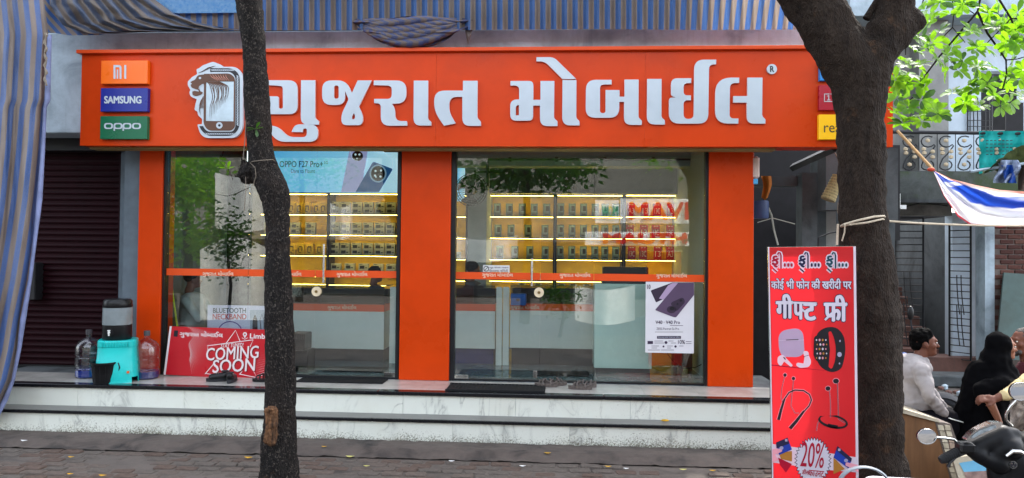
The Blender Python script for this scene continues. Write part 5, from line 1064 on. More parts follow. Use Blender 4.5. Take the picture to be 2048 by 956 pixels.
# ================================================================ LANE AND HOUSE AT RIGHT
YH = 4.4
hs = thing('balcony_house', 'grey two storey house with an ornate balcony and stairs behind an open grille door', 'house', P(1890, 730, YH)); hz = P(1890, 722, YH).z
def hb(nm, x0, y0, x1, y1, Y, d, mat, par=None, lab=None, bev=0): b = MB(); b.pbox(x0, y0, x1, y1, Y, d, bev); return part(nm, b, mat, par or hs, lab)
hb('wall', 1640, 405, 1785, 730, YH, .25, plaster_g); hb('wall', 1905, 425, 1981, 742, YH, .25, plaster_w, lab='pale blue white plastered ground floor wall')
hb('lintel', 1786, 400, 1904, 431, YH-.01, .25, plaster_g); hb('balcony_slab', 1700, 343, 2100, 402, YH-1.0, 1.0, concrete_m, lab='thick mossy balcony slab')
hb('drip_edge', 1700, 398, 1990, 405, YH-1.02, .3, concrete_d)
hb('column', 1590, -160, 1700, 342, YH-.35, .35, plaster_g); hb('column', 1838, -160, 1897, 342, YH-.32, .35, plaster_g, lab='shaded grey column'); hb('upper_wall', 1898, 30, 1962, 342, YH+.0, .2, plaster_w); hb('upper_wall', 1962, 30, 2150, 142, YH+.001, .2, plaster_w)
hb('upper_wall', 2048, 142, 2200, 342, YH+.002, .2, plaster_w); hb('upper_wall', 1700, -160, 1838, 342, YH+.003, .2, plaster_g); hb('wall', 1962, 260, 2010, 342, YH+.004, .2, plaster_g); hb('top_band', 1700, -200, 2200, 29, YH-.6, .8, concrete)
hb('inner_room', 1785, 430, 1905, 735, YH+2.4, .1, dull_dark); hb('inner_room', 1955, 140, 2060, 345, YH+1.5, .1, dull_dark)  # dark sheets stand in for the unlit depth of the rooms
b = MB(); a, c = P(1905, 580, YH+.25), P(1893, 580, YH+2.4); z1_ = P(1890, 431, YH).z; b.add([(a.x, YH+.26, hz), (a.x-.02, YH+2.4, hz), (a.x-.02, YH+2.4, z1_), (a.x, YH+.26, z1_)], [(0, 1, 2, 3)]); part('stair_wall', b, concrete_d, hs)  # stair walls coloured dark for the shade of the stairwell
b = MB(); a = P(1785, 580, YH+.25); b.add([(a.x, YH+.26, hz), (a.x, YH+2.4, hz), (a.x, YH+2.4, z1_), (a.x, YH+.26, z1_)], [(3, 2, 1, 0)]); part('stair_wall', b, concrete_d, hs)
stepm = conc('brown_stair', '#6b4b42', '#3e2b27'); xa, xb = P(1787, 600, YH).x, P(1896, 600, YH).x
for i in range(9): b = MB(); b.box(xa, xb, YH+.3+i*.23, YH+2.4, hz-.0+i*.17, hz+(i+1)*.17-.002, .006); part('stair', b, stepm, hs)
hb('plinth', 1786, 716, 2100, 745, YH-.25, .5, stepm, lab='low plinth with broken pinkish plaster'); hb('window_frame', 1988, 148, 2050, 156, YH-.03, .06, dark)
hb('window_grille', 1935, 205, 1937, 262, YH-.05, .02, black)
for x in (1940, 1947, 1955, 1963, 1972, 1980, 1985): hb('window_bar', x, 195, x+1.2, 262, YH-.04, .015, black)
for y in (205, 222, 240, 252): hb('window_bar', 1936, y, 1987, y+1.2, YH-.055, .012, black)
hb('dark_opening_sheet', 2012, 205, 2047, 262, YH-.02, .02, dull_dark)  # solid dark sheet painted as the shade inside an opening
b = MB(); b.box(-3.0+12, 20, YH+.3, YH+.5, 0, 9); part('rear_wall', b, plaster_g, hs)
b = MB(); b.box(P(1600, 300, YH).x, P(1700, 300, YH).x, YH, YH+.3, hz-.4, 8); part('wall', b, concrete_d, hs)
# balcony railing
YRa = YH-.95; rl = thing('balcony_railing', 'black scrollwork balcony railing with cream rosettes', 'railing', P(1920, 345, YRa)); 
b = MB(); b.tube([P(1786, 264, YRa), P(2110, 268, YRa)], .028, 8); part('top_rail', b, dark, rl); b = MB(); b.tube([P(1786, 343, YRa), P(2110, 346, YRa)], .014, 6); part('bottom_rail', b, dark, rl)
rose = M('cream_rosette', '#b8a88c', .7)
for i in range(9):
    x = 1820+i*36.5; pts = [(x+14*math.cos(a), 283+11*math.sin(a)) for a in [k*PI/6+.6 for k in range(0, 10)]][::-1]+[(x+14, 292), (x+4, 306), (x-8, 318), (x-13, 330)]+[(x-2+13*math.cos(a), 330+10*math.sin(a)) for a in [PI-k*PI/6 for k in range(1, 9)]]
    b = MB(); b.tube([P(px, py, YRa) for px, py in pts], .011, 5, sq=None); part('scroll', b, dark, rl, smooth=60)
    for dx, dy in ((-1, 281), (-9, 298), (-8, 306), (9, 303), (9, 314), (-1, 329)):
        b = MB(); p = P(x+dx, dy, YRa-.02); b.ell(p, (.042, .02, .034), 7); part('rosette', b, rose, rl)
    b = MB(); b.tube([P(x+18, 266, YRa), P(x+18, 343, YRa)], .006, 5); part('baluster', b, dark, rl)
tealc = M('teal_cloth', '#129a96', .7, var=.15, trans=.3)
def tc_(u, v): x = 1958+u*95; y = 262+v*(86-22*u); return P(x, y, YRa-.06+.04*math.sin(u*17+v*4)+.02*math.sin(v*14))
t = thing('teal_cloth', 'teal printed cloth hung over the balcony railing', 'cloth', P(2000, 345, YRa)); part('cloth', MB().grid(tc_, 30, 16), tealc, t, smooth=80)
f = FL()
for j in range(5):
    for i in range(7): f.line([(1972+i*8, 281+j*7), (1977+i*8+(i*j) % 2, 281+j*7)], 1.6)
tag(f.to('printed_lines', dark, t, YRa-.13), kind='stuff')
# grille doors
def grille(label, x0, x1, y0, y1, Y, sw=.0):
    t = thing('grille_door', label, 'gate', P((x0+x1)/2, y1, Y), 'black steel grille doors'); a, c = P(x0, (y0+y1)/2, Y).x, P(x1, (y0+y1)/2, Y).x; za, zb = P(x0, y1, Y).z, P(x0, y0, Y).z
    H = lambda x, z: V((x, Y+(x-a)/(c-a)*sw, z))
    for x in (a, c): b = MB(); b.tube([H(x, za), H(x, zb)], .018, 4); part('stile', b, black, t)
    n = int((zb-za)/.11)
    for i in range(n+1): z = za+(zb-za)*i/n; b = MB(); b.tube([H(a, z), H(c, z)], .008, 4); part('bar', b, black, t)
    for o_ in (.35, .55):
        for z0, z1 in ((.33, .62), (.1, .4)): b = MB(); b.tube([H(a+(c-a)*(o_+.14*k_*k_), za+(zb-za)*(z1+(z0-z1)*k_)) for k_ in [i/12 for i in range(13)]], .009, 5); part('curved_bar', b, black, t)
grille('black grille door leaf at the left, partly behind the thick tree', 1787, 1838, 436, 716, YH-.05, -.15); grille('open black grille door leaf against the pale wall', 1899, 1922, 448, 716, YH-.08, -.3)
# brick wall
YK = 3.9; bw = thing('brick_wall', 'exposed reddish brick wall at the far right behind the banner', 'wall', P(2020, 700, YK)); x0, x1 = P(1984, 560, YK).x, P(2110, 560, YK).x; z0, z1 = 0, P(2000, 400, YK).z
mort = conc('brick_mortar', '#6d625c', '#443c39'); b = MB(); b.box(x0-.1, x1, YK+.012, YK+.25, z0, z1+.35); part('mortar_core', b, mort, bw)
bms = [M('brick_%d' % i, h, .9, var=.25, vs_=20, bump=.6, bs=60) for i, h in enumerate(('#5a3a33', '#4c302b', '#63433a'))]; bmesh_ = []
for i in range(3): q = MB(); q.box(-.105, .105, 0, .05, 0, .068, .008); me = q.mesh('brick'); me.materials.append(bms[i]); bmesh_.append(me)
z = P(2000, 700, YK).z; r = 0
while z < z1+.25:
    x = x0+.03+(r % 2)*.11
    while x < x1: o = bpy.data.objects.new('brick', random.choice(bmesh_)); C.objects.link(o); o.parent = bw; o.location = V((x+.1, YK-random.uniform(0, .012), z))-org(bw); o.rotation_euler = (0, random.uniform(-.02, .02), random.uniform(-.02, .02)); x += .226
    z += .083; r += 1
b = MB(); b.box(x0-.12, x0+.03, YK-.02, YK+.26, 0, z1+.3); part('cement_edge', b, concrete, bw)
b = MB(); a = [P(2008, 545, YK-.1), P(2110, 552, YK-.1), P(2110, 720, YK-.5), P(1992, 720, YK-.5)]; b.add(a+[p+V((0, .03, 0)) for p in a], [(0, 3, 2, 1), (4, 5, 6, 7), (0, 1, 5, 4), (3, 7, 6, 2), (0, 4, 7, 3), (1, 2, 6, 5)]); solo('green_board', b, M('grey_green_board', '#4b5c58', .7, dirt=.4), 'grey green board leaning against the brick wall', 'board')
# mossy canopy and plastic above
t = thing('mossy_canopy', 'mossy thatched canopy edge at the far right', 'canopy', P(2030, 350, 2.2)); b = MB(); b.grid(lambda u, v: P(1965+u*110, 350-62*math.sin(min(1, u*1.1)*PI/2)*(1-v)-8*v, 2.2-.3*(1-v))+V((0, 0, .04*noise.noise(V((u*12, v*8, 0))))), 24, 10); part('moss_cover', b, conc('moss', '#55602c', '#2c3a12', 2, True), t, smooth=80)
b = MB(); b.tube([P(1940, 343, 2.0), P(2110, 318, 2.0)], .022, 6); part('pole', b, concrete, t)
bagm = M('white_blue_plastic', '#a9b9d4', .3, var=.35, vs_=5, trans=.3)
t = thing('plastic_sheet', 'crumpled white and blue plastic sheet hanging under the mossy canopy', 'sheet', P(2020, 370, 1.9)); b = MB(); b.grid(lambda u, v: P(1992+u*44+6*math.sin(v*5), 320+v*46, 1.9+.09*math.sin(u*11+v*5)+.05*noise.noise(V((u*5, v*6, 3)))), 22, 18); part('sheet', b, bagm, t, smooth=80)
b = MB(); b.grid(lambda u, v: P(2003+u*22+8*v, 330+v*36, 1.85+.05*math.sin(u*9+v*7)), 10, 12); part('blue_fold', b, M('blue_plastic', '#1f4fa8', .35, trans=.3), t, smooth=80)
b = MB(); b.grid(lambda u, v: P(2036+u*30, 330+v*50, 1.95+.1*math.sin(u*7+v*3)), 10, 12); solo('brown_sack', b, M('brown_sacking', '#4a3a30', .9, bump=.8), 'dark brown sacking beside the crumpled plastic sheet', 'sack', smooth=80)
hb('wall_board', 1768, 387, 1801, 415, YH-1.2, .02, white, lab='white plastic panel fixed under the balcony'); hb('tube_lamp', 1801, 410, 1813, 418, YH-1.2, .04, white)
b = MB(); b.tube([P(x, y, YH-.9) for x, y in ((1770, 431), (1800, 416), (1845, 405), (1895, 412))], .008, 5); solo('wire', b, black, 'thin black wire sagging below the balcony slab', 'wire')
# alley between shop and thick tree
al = thing('alley_walls', 'dark narrow passage with concrete piers right of the shop', 'building', (X(1600, 1), 1.5, 0))
def ab(nm, x0, y0, x1, y1, Y, d, mat, lab=None): b = MB(); b.pbox(x0, y0, x1, y1, Y, d); return part(nm, b, mat, al, lab)
ab('back_wall', 1500, 290, 1640, 780, 3.0, .1, dull_dark); ab('pier', 1604, 345, 1634, 800, 1.0, .25, concrete_d, 'grey concrete pier'); ab('pier', 1634, 318, 1652, 800, 1.4, .3, concrete_d); ab('back_wall', 1634, 290, 1800, 480, 3.05, .1, dull_dark); ab('pier', 1652, 300, 1700, 420, .6, .3, concrete_d, 'rough grey block beside the tree')  # passage shade put into dark back walls and piers
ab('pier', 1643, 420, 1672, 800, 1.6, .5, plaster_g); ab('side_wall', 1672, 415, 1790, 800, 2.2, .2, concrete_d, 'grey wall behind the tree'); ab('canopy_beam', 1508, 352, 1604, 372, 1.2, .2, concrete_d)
b = MB(); b.box(X(1507, 0)+.01, X(1640, 0), .29, 2.9, ZS+.3, ZS+.4); part('sky_block_slab', b, concrete_d, al)  # unseen slab added to keep sky light out of the passage
b = MB(); a = [P(1590, 320, .2), P(1660, 300, -.1), P(1660, 292, -.1), P(1620, 292, .2)]; b.tube([P(1585, 335, 1.0), P(1670, 296, -.25)], .05, 4); part('slanted_beam', b, dull_dark, al)
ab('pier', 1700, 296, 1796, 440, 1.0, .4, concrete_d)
b = MB(); b.pbox(1507, 312, 1520, 357, -.02, .12, .02); t = thing('wall_fitting', 'small rounded pinkish white fitting beside the right orange pillar', 'fitting', P(1513, 368, -.02)); part('housing', b, M('pinkish_white_plastic', '#cbb4ae', .4), t); b = MB(); b.pbox(1507, 357.5, 1516, 368, -.01, .08, .004); part('blue_end', b, M('sky_blue_plastic', '#4fa6dd', .4), t)
oc = M('orange_brown_cloth', '#a5621f', .8, bump=.3, bs=20); b = MB(); b.grid(lambda u, v: P(1522+u*20*(1-.35*v)+3*math.sin(v*4)+v*3, 352+v*(48-10*abs(u-.5)), 1.0+.03*math.sin(u*7)+.02*math.sin(v*5)), 16, 16); solo('orange_cloth', b, oc, 'orange brown cloth hanging in the dark passage', 'cloth', smooth=80)
b = MB(); b.tube([P(x, y, .9) for x, y in ((1535, 412), (1543, 430), (1548, 460), (1556, 490))], .012, 6); b.tube([P(x, y, .9) for x, y in ((1515, 445), (1545, 436), (1590, 448))], .006, 5); solo('dangling_pipe', b, bx_g, 'crooked thin grey pipe in the dark passage', 'pipe', smooth=60)
b = MB(); b.lathe([(.09, 0), (.1, .02), (.1, .2), (.09, .22)], P(1521, 437, .6), 14); solo('blue_drum', b, M('dull_blue_plastic', '#33456a', .5), 'dull blue container beside the right pillar in the passage', 'container', smooth=40)
t = thing('woven_basket', 'woven buff basket tube hanging left of the thick tree', 'basket', P(1664, 405, .3)); b = MB(); b.tube([P(1676, 352, .3), P(1656, 400, .3)], [.06, .085], 14); part('body', b, M('buff_cane', '#8d7f5c', .8, var=.3, vs_=60), t, smooth=40)
for i in range(9): c0 = P(1676-2.3*i, 352+5.4*i, .3); c1 = P(1676-2.3*i-.8, 354+5.4*i, .3); b = MB(); b.tube([c0, c1], .066+.0027*i, 14); part('weave_ring', b, bx_y if 0 else M('cane_ring', '#a39468', .8), t)
b = MB(); b.tube([P(x, y, .2) for x, y in ((1668, 303), (1676, 318), (1680, 340), (1681, 352))], .008, 5); b.tube([P(x, y, .2) for x, y in ((1676, 405), (1675, 425), (1679, 432))], .006, 5); solo('frayed_rope', b, tw, 'dark frayed rope dangling left of the thick tree', 'rope')
b = MB(); b.tube([P(x, y, .3) for x, y in ((1636, 500), (1637, 475), (1660, 466), (1685, 462))], .009, 5); solo('black_cable', b, black, 'black cable looping low beside the thick tree', 'cable', smooth=50)
# ropes round the tree and banner
rp = M('pale_rope', '#b5a894', .8, bump=.6, bs=90)
t = thing('white_rope', 'pale rope tied round the thick tree and stretched to the right', 'rope', P(1760, 445, YTR)); Yr = YTR-.27
b = MB(); b.tube([P(1682, 452, YTR-.05), P(1690, 448, Yr+.05), P(1715, 441, Yr), P(1750, 433, Yr+.02), P(1768, 432, Yr+.12), P(1775, 440, YTR+.05)], .008, 7); b.tube([P(1682, 453, YTR-.05), P(1700, 449, Yr+.03), P(1735, 445, Yr), P(1765, 438, Yr+.1), P(1774, 442, YTR)], .007, 7); part('coil', b, rp, t, smooth=50)
b = MB(); b.tube([P(1774, 442, YTR), P(1830, 446, YTR+.1), P(1900, 449, YTR+.3), P(1960, 451, YTR+.5), P(2110, 452, YTR+.9)], .008, 7); part('strand', b, rp, t, smooth=50)
b = MB(); b.tube([P(1690, 449, Yr), P(1689, 465, Yr+.02), P(1684, 482, Yr+.03)], .005, 5); b.tube([P(1676, 448, YTR-.1), P(1675, 470, YTR-.1), P(1674, 490, YTR-.1)], .009, 5); part('loose_end', b, rp, t, smooth=50)
b = MB(); b.tube([P(1795, 262, -1.4), P(1830, 300, -1.6), P(1868, 341, -1.9)], .014, 8); ro = thing('banner_rope', 'tan rope holding up the corner of the flying banner', 'rope', P(1868, 341, -1.9)); part('strand', b, M('tan_rope', '#b08a62', .8, bump=.6, bs=90), ro, smooth=50)
b = MB(); b.ell(P(1862, 339, -1.9), (.035, .02, .018), 10); part('red_knot', b, M('red_cloth_knot', '#b8432c', .7), ro, smooth=60)
k = NT('banner_cloth'); tc = k.n('TexCoord'); sp = k.n('SeparateXYZ'); k.l(tc.outputs['UV'], sp.inputs[0]); g = k.n('NewGeometry').outputs['Position']; nz = k.math('MULTIPLY', k.math('SUBTRACT', k.noise(k.coord(scale=(.8, .8, 2.4)), 2.2, 3, .5), .5), .42); vv = k.math('ADD', sp.outputs[1], nz)
bl = k.ramp(vv, [(.10, 0.), (.13, 1.), (.46, 1.), (.50, 0.)]); nz2 = k.ramp(k.noise(k.coord(scale=(.6, .6, 3)), 1.9, 4), [(.56, 0.), (.6, 1.)])
c_ = k.mix(bl, lin('#e6e6ea'), lin('#234fc0')); c_ = k.mix(k.math('MULTIPLY', nz2, bl), c_, lin('#dfe3ee')); c_ = k.mix(k.ramp(sp.outputs[1], [(.05, 1.), (.09, 0.)]), c_, lin('#d8907c')); c_ = k.mix(k.ramp(sp.outputs[1], [(.955, 0.), (.965, 1.)]), c_, lin('#b01f3a'))
k.col(c_); k.b.inputs['Roughness'].default_value = .6; tr2 = k.n('BsdfTranslucent'); k.l(c_, tr2.inputs[0]); mx = k.n('MixShader', i_0=.55); k.l(k.b.outputs[0], mx.inputs[1]); k.l(tr2.outputs[0], mx.inputs[2]); k.l(mx.outputs[0], k.out.inputs[0])
topc = [(1868, 341), (1900, 357), (1950, 370), (2000, 380), (2048, 383), (2130, 380)]; botc = [(1868, 345), (1888, 392), (1915, 432), (1940, 450), (2000, 454), (2130, 447)]
def cv(tab, u):
    s = u*(len(tab)-1); i = min(int(s), len(tab)-2); q = s-i; return (tab[i][0]*(1-q)+tab[i+1][0]*q, tab[i][1]*(1-q)+tab[i+1][1]*q)
def bn(u, v): a, c = cv(topc, u), cv(botc, u); return P(a[0]*(1-v)+c[0]*v, a[1]*(1-v)+c[1]*v, -1.9-.12*math.sin(PI*v)*min(1, u*3)+.05*math.sin(v*14-u*7)*min(1, u*3)+.05*u)
t = thing('sagging_banner', 'white and blue cloth banner with a red hem sagging from a rope at the right', 'banner', P(2000, 454, -1.9)); part('cloth', MB().grid(bn, 60, 30), k.m, t, smooth=80)
# block beside the thick tree
YK2 = -2.75; bk = thing('tiled_block', 'brown wooden faced block with a cream mosaic edge beside the thick tree', 'bench block', P(1860, 960, YK2))
wv = M('sunlit_brown_board', '#7a5638', .6, var=.25, vs_=5, scale=(2, 2, .3), dirt=.2); wht = conc('cream_mosaic', '#b9ae98', '#8b7f6c', 3)
def sl(y0, y1): return [P(1800, 816, y0), P(1868, 838, y0), P(1918, 985, y0), P(1790, 1010, y0)]
a = [P(1795, 822, YK2), P(1870, 842, YK2), P(1925, 1050, YK2), P(1795, 1050, YK2)]; b = MB(); b.add(a+[p+V((0, .5, 0)) for p in a], [(0, 3, 2, 1), (4, 5, 6, 7), (0, 1, 5, 4), (1, 2, 6, 5), (0, 4, 7, 3), (2, 3, 7, 6)]); part('face_board', b, wv, bk)
a = [P(1796, 815, YK2-.02), P(1874, 838, YK2-.02), P(1882, 846, YK2-.02), P(1796, 824, YK2-.02)]; b = MB(); b.add(a+[p+V((0, .56, 0)) for p in a], [(0, 3, 2, 1), (4, 5, 6, 7), (0, 1, 5, 4), (1, 2, 6, 5), (0, 4, 7, 3), (2, 3, 7, 6)]); part('coping', b, wht, bk)
rnd = random.Random(4); tm = [wht, M('mosaic_cream', '#c9bfa8', .5, var=.2, vs_=20), M('mosaic_pink', '#b7a08e', .5, var=.2)]
for j in range(13):
    for i in range(2):
        yy = 850+j*12; xl = 1873+(yy-842)*.265+i*13; q = [(xl+1, yy), (xl+12+rnd.uniform(-1, 1), yy+1.5), (xl+14, yy+11), (xl+3.5+rnd.uniform(-1, 1), yy+10.5)]
        part('mosaic_piece', FL().poly(q).mb(YK2-.015, .03), tm[rnd.randrange(3)], bk)
a = [P(1870, 842, YK2-.004), P(1902, 848, YK2-.004), P(1975, 1050, YK2-.004), P(1925, 1050, YK2-.004)]; b = MB(); b.add(a+[p+V((0, .45, 0)) for p in a], [(0, 3, 2, 1), (4, 5, 6, 7), (0, 1, 5, 4), (1, 2, 6, 5), (0, 4, 7, 3), (2, 3, 7, 6)]); part('mosaic_bed', b, mort, bk)
t = thing('picture_panel', 'painted landscape panel with pale blue sky beside the mosaic edge', 'panel', P(1960, 1040, -3.0)); 
FL().poly([(1905, 916), (2000, 902), (2040, 1050), (1945, 1050)]).to('panel', wht, t, -3.0, .03); FL().poly([(1918, 926), (1990, 914), (2000, 940), (1928, 944)]).to('sky_print', M('print_sky', '#6fb0cf', .5), t, -3.004); FL().poly([(1928, 944), (2000, 940), (2010, 965), (1936, 968)]).to('rock_print', M('print_rocks', '#9a7f78', .6, var=.4, vs_=12), t, -3.004)
# ledges & rubble in the lane
for i, (px, py, w, h, lab) in enumerate(((1880, 735, 1.6, .12, 'long dark kerb slab in front of the house'), (1900, 765, 1.3, .1, 'second dark slab nearer the parked motorcycle'))):
    p = PG(px, py+10, 0); b = MB(); b.box(p.x-w/2, p.x+w, p.y, p.y+.5, 0, h+.08, .02); solo('stone_slab', b, concrete_d, lab, 'slab', 'slabs in the lane')
for i, px in enumerate((1882, 1890, 1897, 1905, 1913, 1921, 1929, 1938)):
    py = 775+rnd.uniform(0, 50); p = PG(px, py, 0); b = MB(); b.ell((p.x, p.y, .04), (rnd.uniform(.04, .09), rnd.uniform(.04, .08), rnd.uniform(.03, .06)), 7, rnd.random()*3)
    solo('rubble_stone', b, concrete if i % 2 else stepm, ORD[i]+' rubble stone from the left between the seated man and the veiled woman', 'stone', 'rubble on the lane floor')
# ================================================================ PEOPLE
def person(label, cat='person', loc=(0, 0, 0)): return thing('person', label, cat, loc)
def xf(c, rz, s=1.0): R = Matrix.Rotation(rz, 3, 'Z'); return lambda p: R@(V(p)*s)+V(c)
def head_prims(q, T, s=1.0, beard=False):
    q.ell(T((-.012, 0, .035)), (.098*s, .078*s, .088*s), 14); q.cap(T((.03, 0, -.01)), .062*s, T((.045, 0, -.065)), .045*s); q.cap(T((.055, 0, -.075)), .03*s, T((.078, 0, -.078)), .022*s)
    q.cap(T((.084, 0, .02)), .011*s, T((.108, 0, -.018)), .014*s); q.cap(T((.078, .028, .035)), .016*s, T((.078, -.028, .035)), .016*s); q.cap(T((.088, .016, -.047)), .009*s, T((.088, -.016, -.047)), .009*s)
    for sy in (1, -1): q.ell(T((-.008, .078*sy, -.005)), (.02*s, .012*s, .031*s), 8); q.ell(T((.055, .045*sy, -.01)), (.028*s, .02*s, .026*s), 8)
    q.cap(T((-.02, 0, -.05)), .052*s, T((-.045, 0, -.15)), .06*s)
def eyes(T, par, s=1.0):
    for sy in (1, -1): b = MB(); b.ell(T((.083, .03*sy, .016)), (.010*s, .012*s, .008*s), 8); e = part('eye', b, M('eye_white', '#c9c2bb', .3), par); b = MB(); b.ell(T((.0905, .03*sy, .016)), (.004*s, .006*s, .006*s), 8); part('iris', b, black, e)
def hand(q, T, s=1.0, curl=.5):
    """T maps local: +x along the hand, +z its back, y across"""
    q.cap(T((0, 0, 0)), .026*s, T((.035*s, 0, 0)), .03*s); q.cap(T((.03*s, .024*s, 0)), .017*s, T((.075*s, .026*s, -.002)), .015*s); q.cap(T((.03*s, -.024*s, 0)), .017*s, T((.073*s, -.024*s, -.002)), .014*s)
    for i, (y, L_) in enumerate(((.032, .070), (.011, .078), (-.011, .073), (-.031, .058))):
        a = V((.08*s, y*s, 0)); c1 = curl*.6; m_ = a+V((L_*.5*math.cos(c1), 0, -L_*.5*math.sin(c1)))*s; c2 = curl*1.7; e = m_+V((L_*.5*math.cos(c2), 0, -L_*.5*math.sin(c2)))*s
        q.cap(T(a), .0105*s, T(m_), .0095*s, 8); q.cap(T(m_), .0095*s, T(e), .0078*s, 8)
    q.cap(T((.015*s, .03*s, -.005)), .014*s, T((.045*s, .055*s, -.018*s)), .0115*s, 8); q.cap(T((.045*s, .055*s, -.018*s)), .0115*s, T((.072*s, .05*s, -.03*s)), .009*s, 8)
def aim(c, d, nrm):
    d = V(d).normalized(); n_ = V(nrm); n_ = (n_-d*n_.dot(d)).normalized(); y = n_.cross(d); return lambda p: V(c)+d*V(p)[0]+y*V(p)[1]+n_*V(p)[2]
# seated man, white shirt
Ym = -2.2; hc = P(1849, 688, Ym); sh = P(1826, 735, Ym); hip = P(1822, 822, Ym); man = person('seated man in a white shirt and dark trousers facing right beside the thick tree', loc=(hip.x, Ym, 0))
T = xf(hc, -.12, 1.0); q = MB(); head_prims(q, T)
elb = [P(1858, 790, Ym-.25), P(1862, 786, Ym+.28)]; wr = [P(1890, 832, Ym-.16), P(1895, 828, Ym+.2)]; q.cap(wr[0]+(elb[0]-wr[0])*.3, .028, wr[0], .024); q.cap(wr[1]+(elb[1]-wr[1])*.3, .028, wr[1], .024)
hand(q, aim(wr[0], (.85, .1, -.35), (.2, -.3, .9)), .95, .5); hand(q, aim(wr[1], (.85, -.2, -.35), (.2, .3, .9)), .95, .5)
kn = [P(1905, 838, Ym-.15), P(1900, 832, Ym+.2)]; an = [V((kn[0].x-.02, Ym-.15, .12)), V((kn[1].x, Ym+.2, .12))]
q.cap(T((-.045, 0, -.15)), .05, sh, .08)
for e_ in (0, 1): s_ = sh+V((0, (-.12, .12)[e_], .0)); q.cap(sh, .06, s_, .045); q.cap(s_, .045, elb[e_], .035); q.cap(elb[e_], .033, wr[e_]+(elb[e_]-wr[e_])*.3, .028)
body = remesh(q, 'body', skin, man, .0075, 4, 'brown skin head and hands'); eyes(T, body)
q = MB(); nk = T((-.04, 0, -.13)); q.ell(sh+V((-.03, 0, -.03)), (.135, .20, .15), 14); q.cap(sh+V((-.03, 0, -.05)), .14, hip+V((-.0, 0, .12)), .165); q.ell(hip+V((.03, 0, .1)), (.17, .19, .13), 12); q.cap(nk-V((0, 0, .005)), .066, nk-V((.0, 0, .07)), .1)
for s_, e_, w_ in ((V((-.02, -.19, .0)), elb[0], wr[0]), (V((-.02, .19, .0)), elb[1], wr[1])): q.cap(sh+s_, .074, e_, .055); q.cap(e_, .055, w_+(e_-w_)*.12, .04)
remesh(q, 'shirt', shirtw, man, .011, 5, 'white long sleeved shirt', .014, 12)
q = MB(); q.ell(hip+V((0, 0, -.03)), (.18, .19, .13), 12)
for s_, k__, a__ in ((-.1, kn[0], an[0]), (.1, kn[1], an[1])): q.cap(hip+V((0, s_, -.04)), .1, k__, .075); q.cap(k__, .075, a__, .055)
remesh(q, 'trousers', trouser, man, .012, 4, None, .01, 14)
for a__ in an: q = MB(); q.cap(a__+V((-.02, 0, -.07)), .045, a__+V((.16, 0, -.08)), .035); remesh(q, 'shoe', black, man, .01, 2)
q = MB(); q.ell(T((-.028, 0, .058)), (.098, .083, .082), 14); q.ell(T((-.065, 0, .01)), (.052, .074, .07), 12); q.cap(T((.02, .03, .098)), .034, T((.02, -.03, .098)), .034); q.cap(T((.0, .066, .045)), .018, T((.0, .07, .0)), .012)
q.cap(T((.0, -.066, .045)), .018, T((.0, -.07, .0)), .012); remesh(q, 'hair', hair, man, .008, 3, 'combed black hair', .01, 30)
q = MB(); q.cap(T((.094, .018, -.03)), .006, T((.094, -.018, -.03)), .006); part('moustache', q, hair, man, smooth=60)
b = MB(); p = wr[0]+V((.09, -.02, -.03)); b.box(p.x-.09, p.x+.10, p.y-.06, p.y+.05, p.z-.002, p.z+.006, .002); b.v = [V((v.x, v.y, v.z+(v.x-p.x)*-.25)) for v in b.v]; solo('paper_slip', b, white, 'flat pale paper slip held in the seated man’s hand'.replace('’', "'"), 'paper')
b = MB(); zz = hip.z-.17; b.box(hip.x-.35, hip.x+.14, Ym-.3, Ym+.35, zz-.09, zz, .03)
bn_ = thing('seat_bench', 'dark bench under the seated man', 'bench', (hip.x, Ym, 0)); part('seat', b, blackp, bn_)
for dx in (-.3, .08):
    for dy in (-.24, .28): b = MB(); b.tube([(hip.x+dx, Ym+dy, 0), (hip.x+dx, Ym+dy, zz-.088)], .02, 6); part('leg', b, dark, bn_)
# veiled woman
Yw = -2.35; hw = P(2006, 696, Yw); wm = person('woman in a long black veil facing right, standing between the two men', loc=(hw.x-.1, Yw, 0)); T = xf(hw, -.05, .94); q = MB(); head_prims(q, T, .94)
we = P(1978, 800, Yw-.2); ww = P(1996, 838, Yw-.22); q.cap(we, .036, ww, .026); hand(q, aim(ww, (.35, 0, -.95), (.6, -.6, .2)), .85, .4); shw = hw+V((-.08, 0, -.28)); q.cap(T((-.045, 0, -.15)), .05, shw, .07); q.cap(shw, .06, shw+V((0, -.1, 0)), .05); q.cap(shw+V((0, -.1, 0)), .05, we, .036); bd = remesh(q, 'body', skin2, wm, .0075, 4, 'fair brown face and forearm'); eyes(T, bd, .94)
def ring(c, rx, ry): return c, rx, ry
q = MB(); q.ell(T((-.035, 0, .035)), (.112, .098, .108), 14); q.cap(T((-.045, 0, -.02)), .098, T((-.06, 0, -.14)), .13); q.cap(T((-.06, 0, -.12)), .13, T((-.07, 0, -.25)), .17); q.cap(T((-.0, 0, -.12)), .06, T((.02, 0, -.25)), .1); shw = hw+V((-.08, 0, -.28))
q.ell(shw+V((0, 0, .02)), (.15, .2, .12), 14); q.cap(shw, .16, P(1968, 830, Yw), .2); q.cap(P(1968, 830, Yw), .2, V((P(1958, 900, Yw).x, Yw, .45)), .26); q.cap(V((P(1958, 900, Yw).x, Yw, .45)), .26, V((P(1958, 900, Yw).x, Yw, .2)), .28); q.cap(shw+V((0, -.18, 0)), .09, we+V((-.02, .02, .06)), .08); q.cap(shw+V((.02, .16, 0)), .1, P(2030, 800, Yw+.15), .08)
q.cap(P(1960, 740, Yw), .1, P(1938, 840, Yw), .14); q.cap(P(2014, 742, Yw-.05), .07, P(2028, 790, Yw), .09)
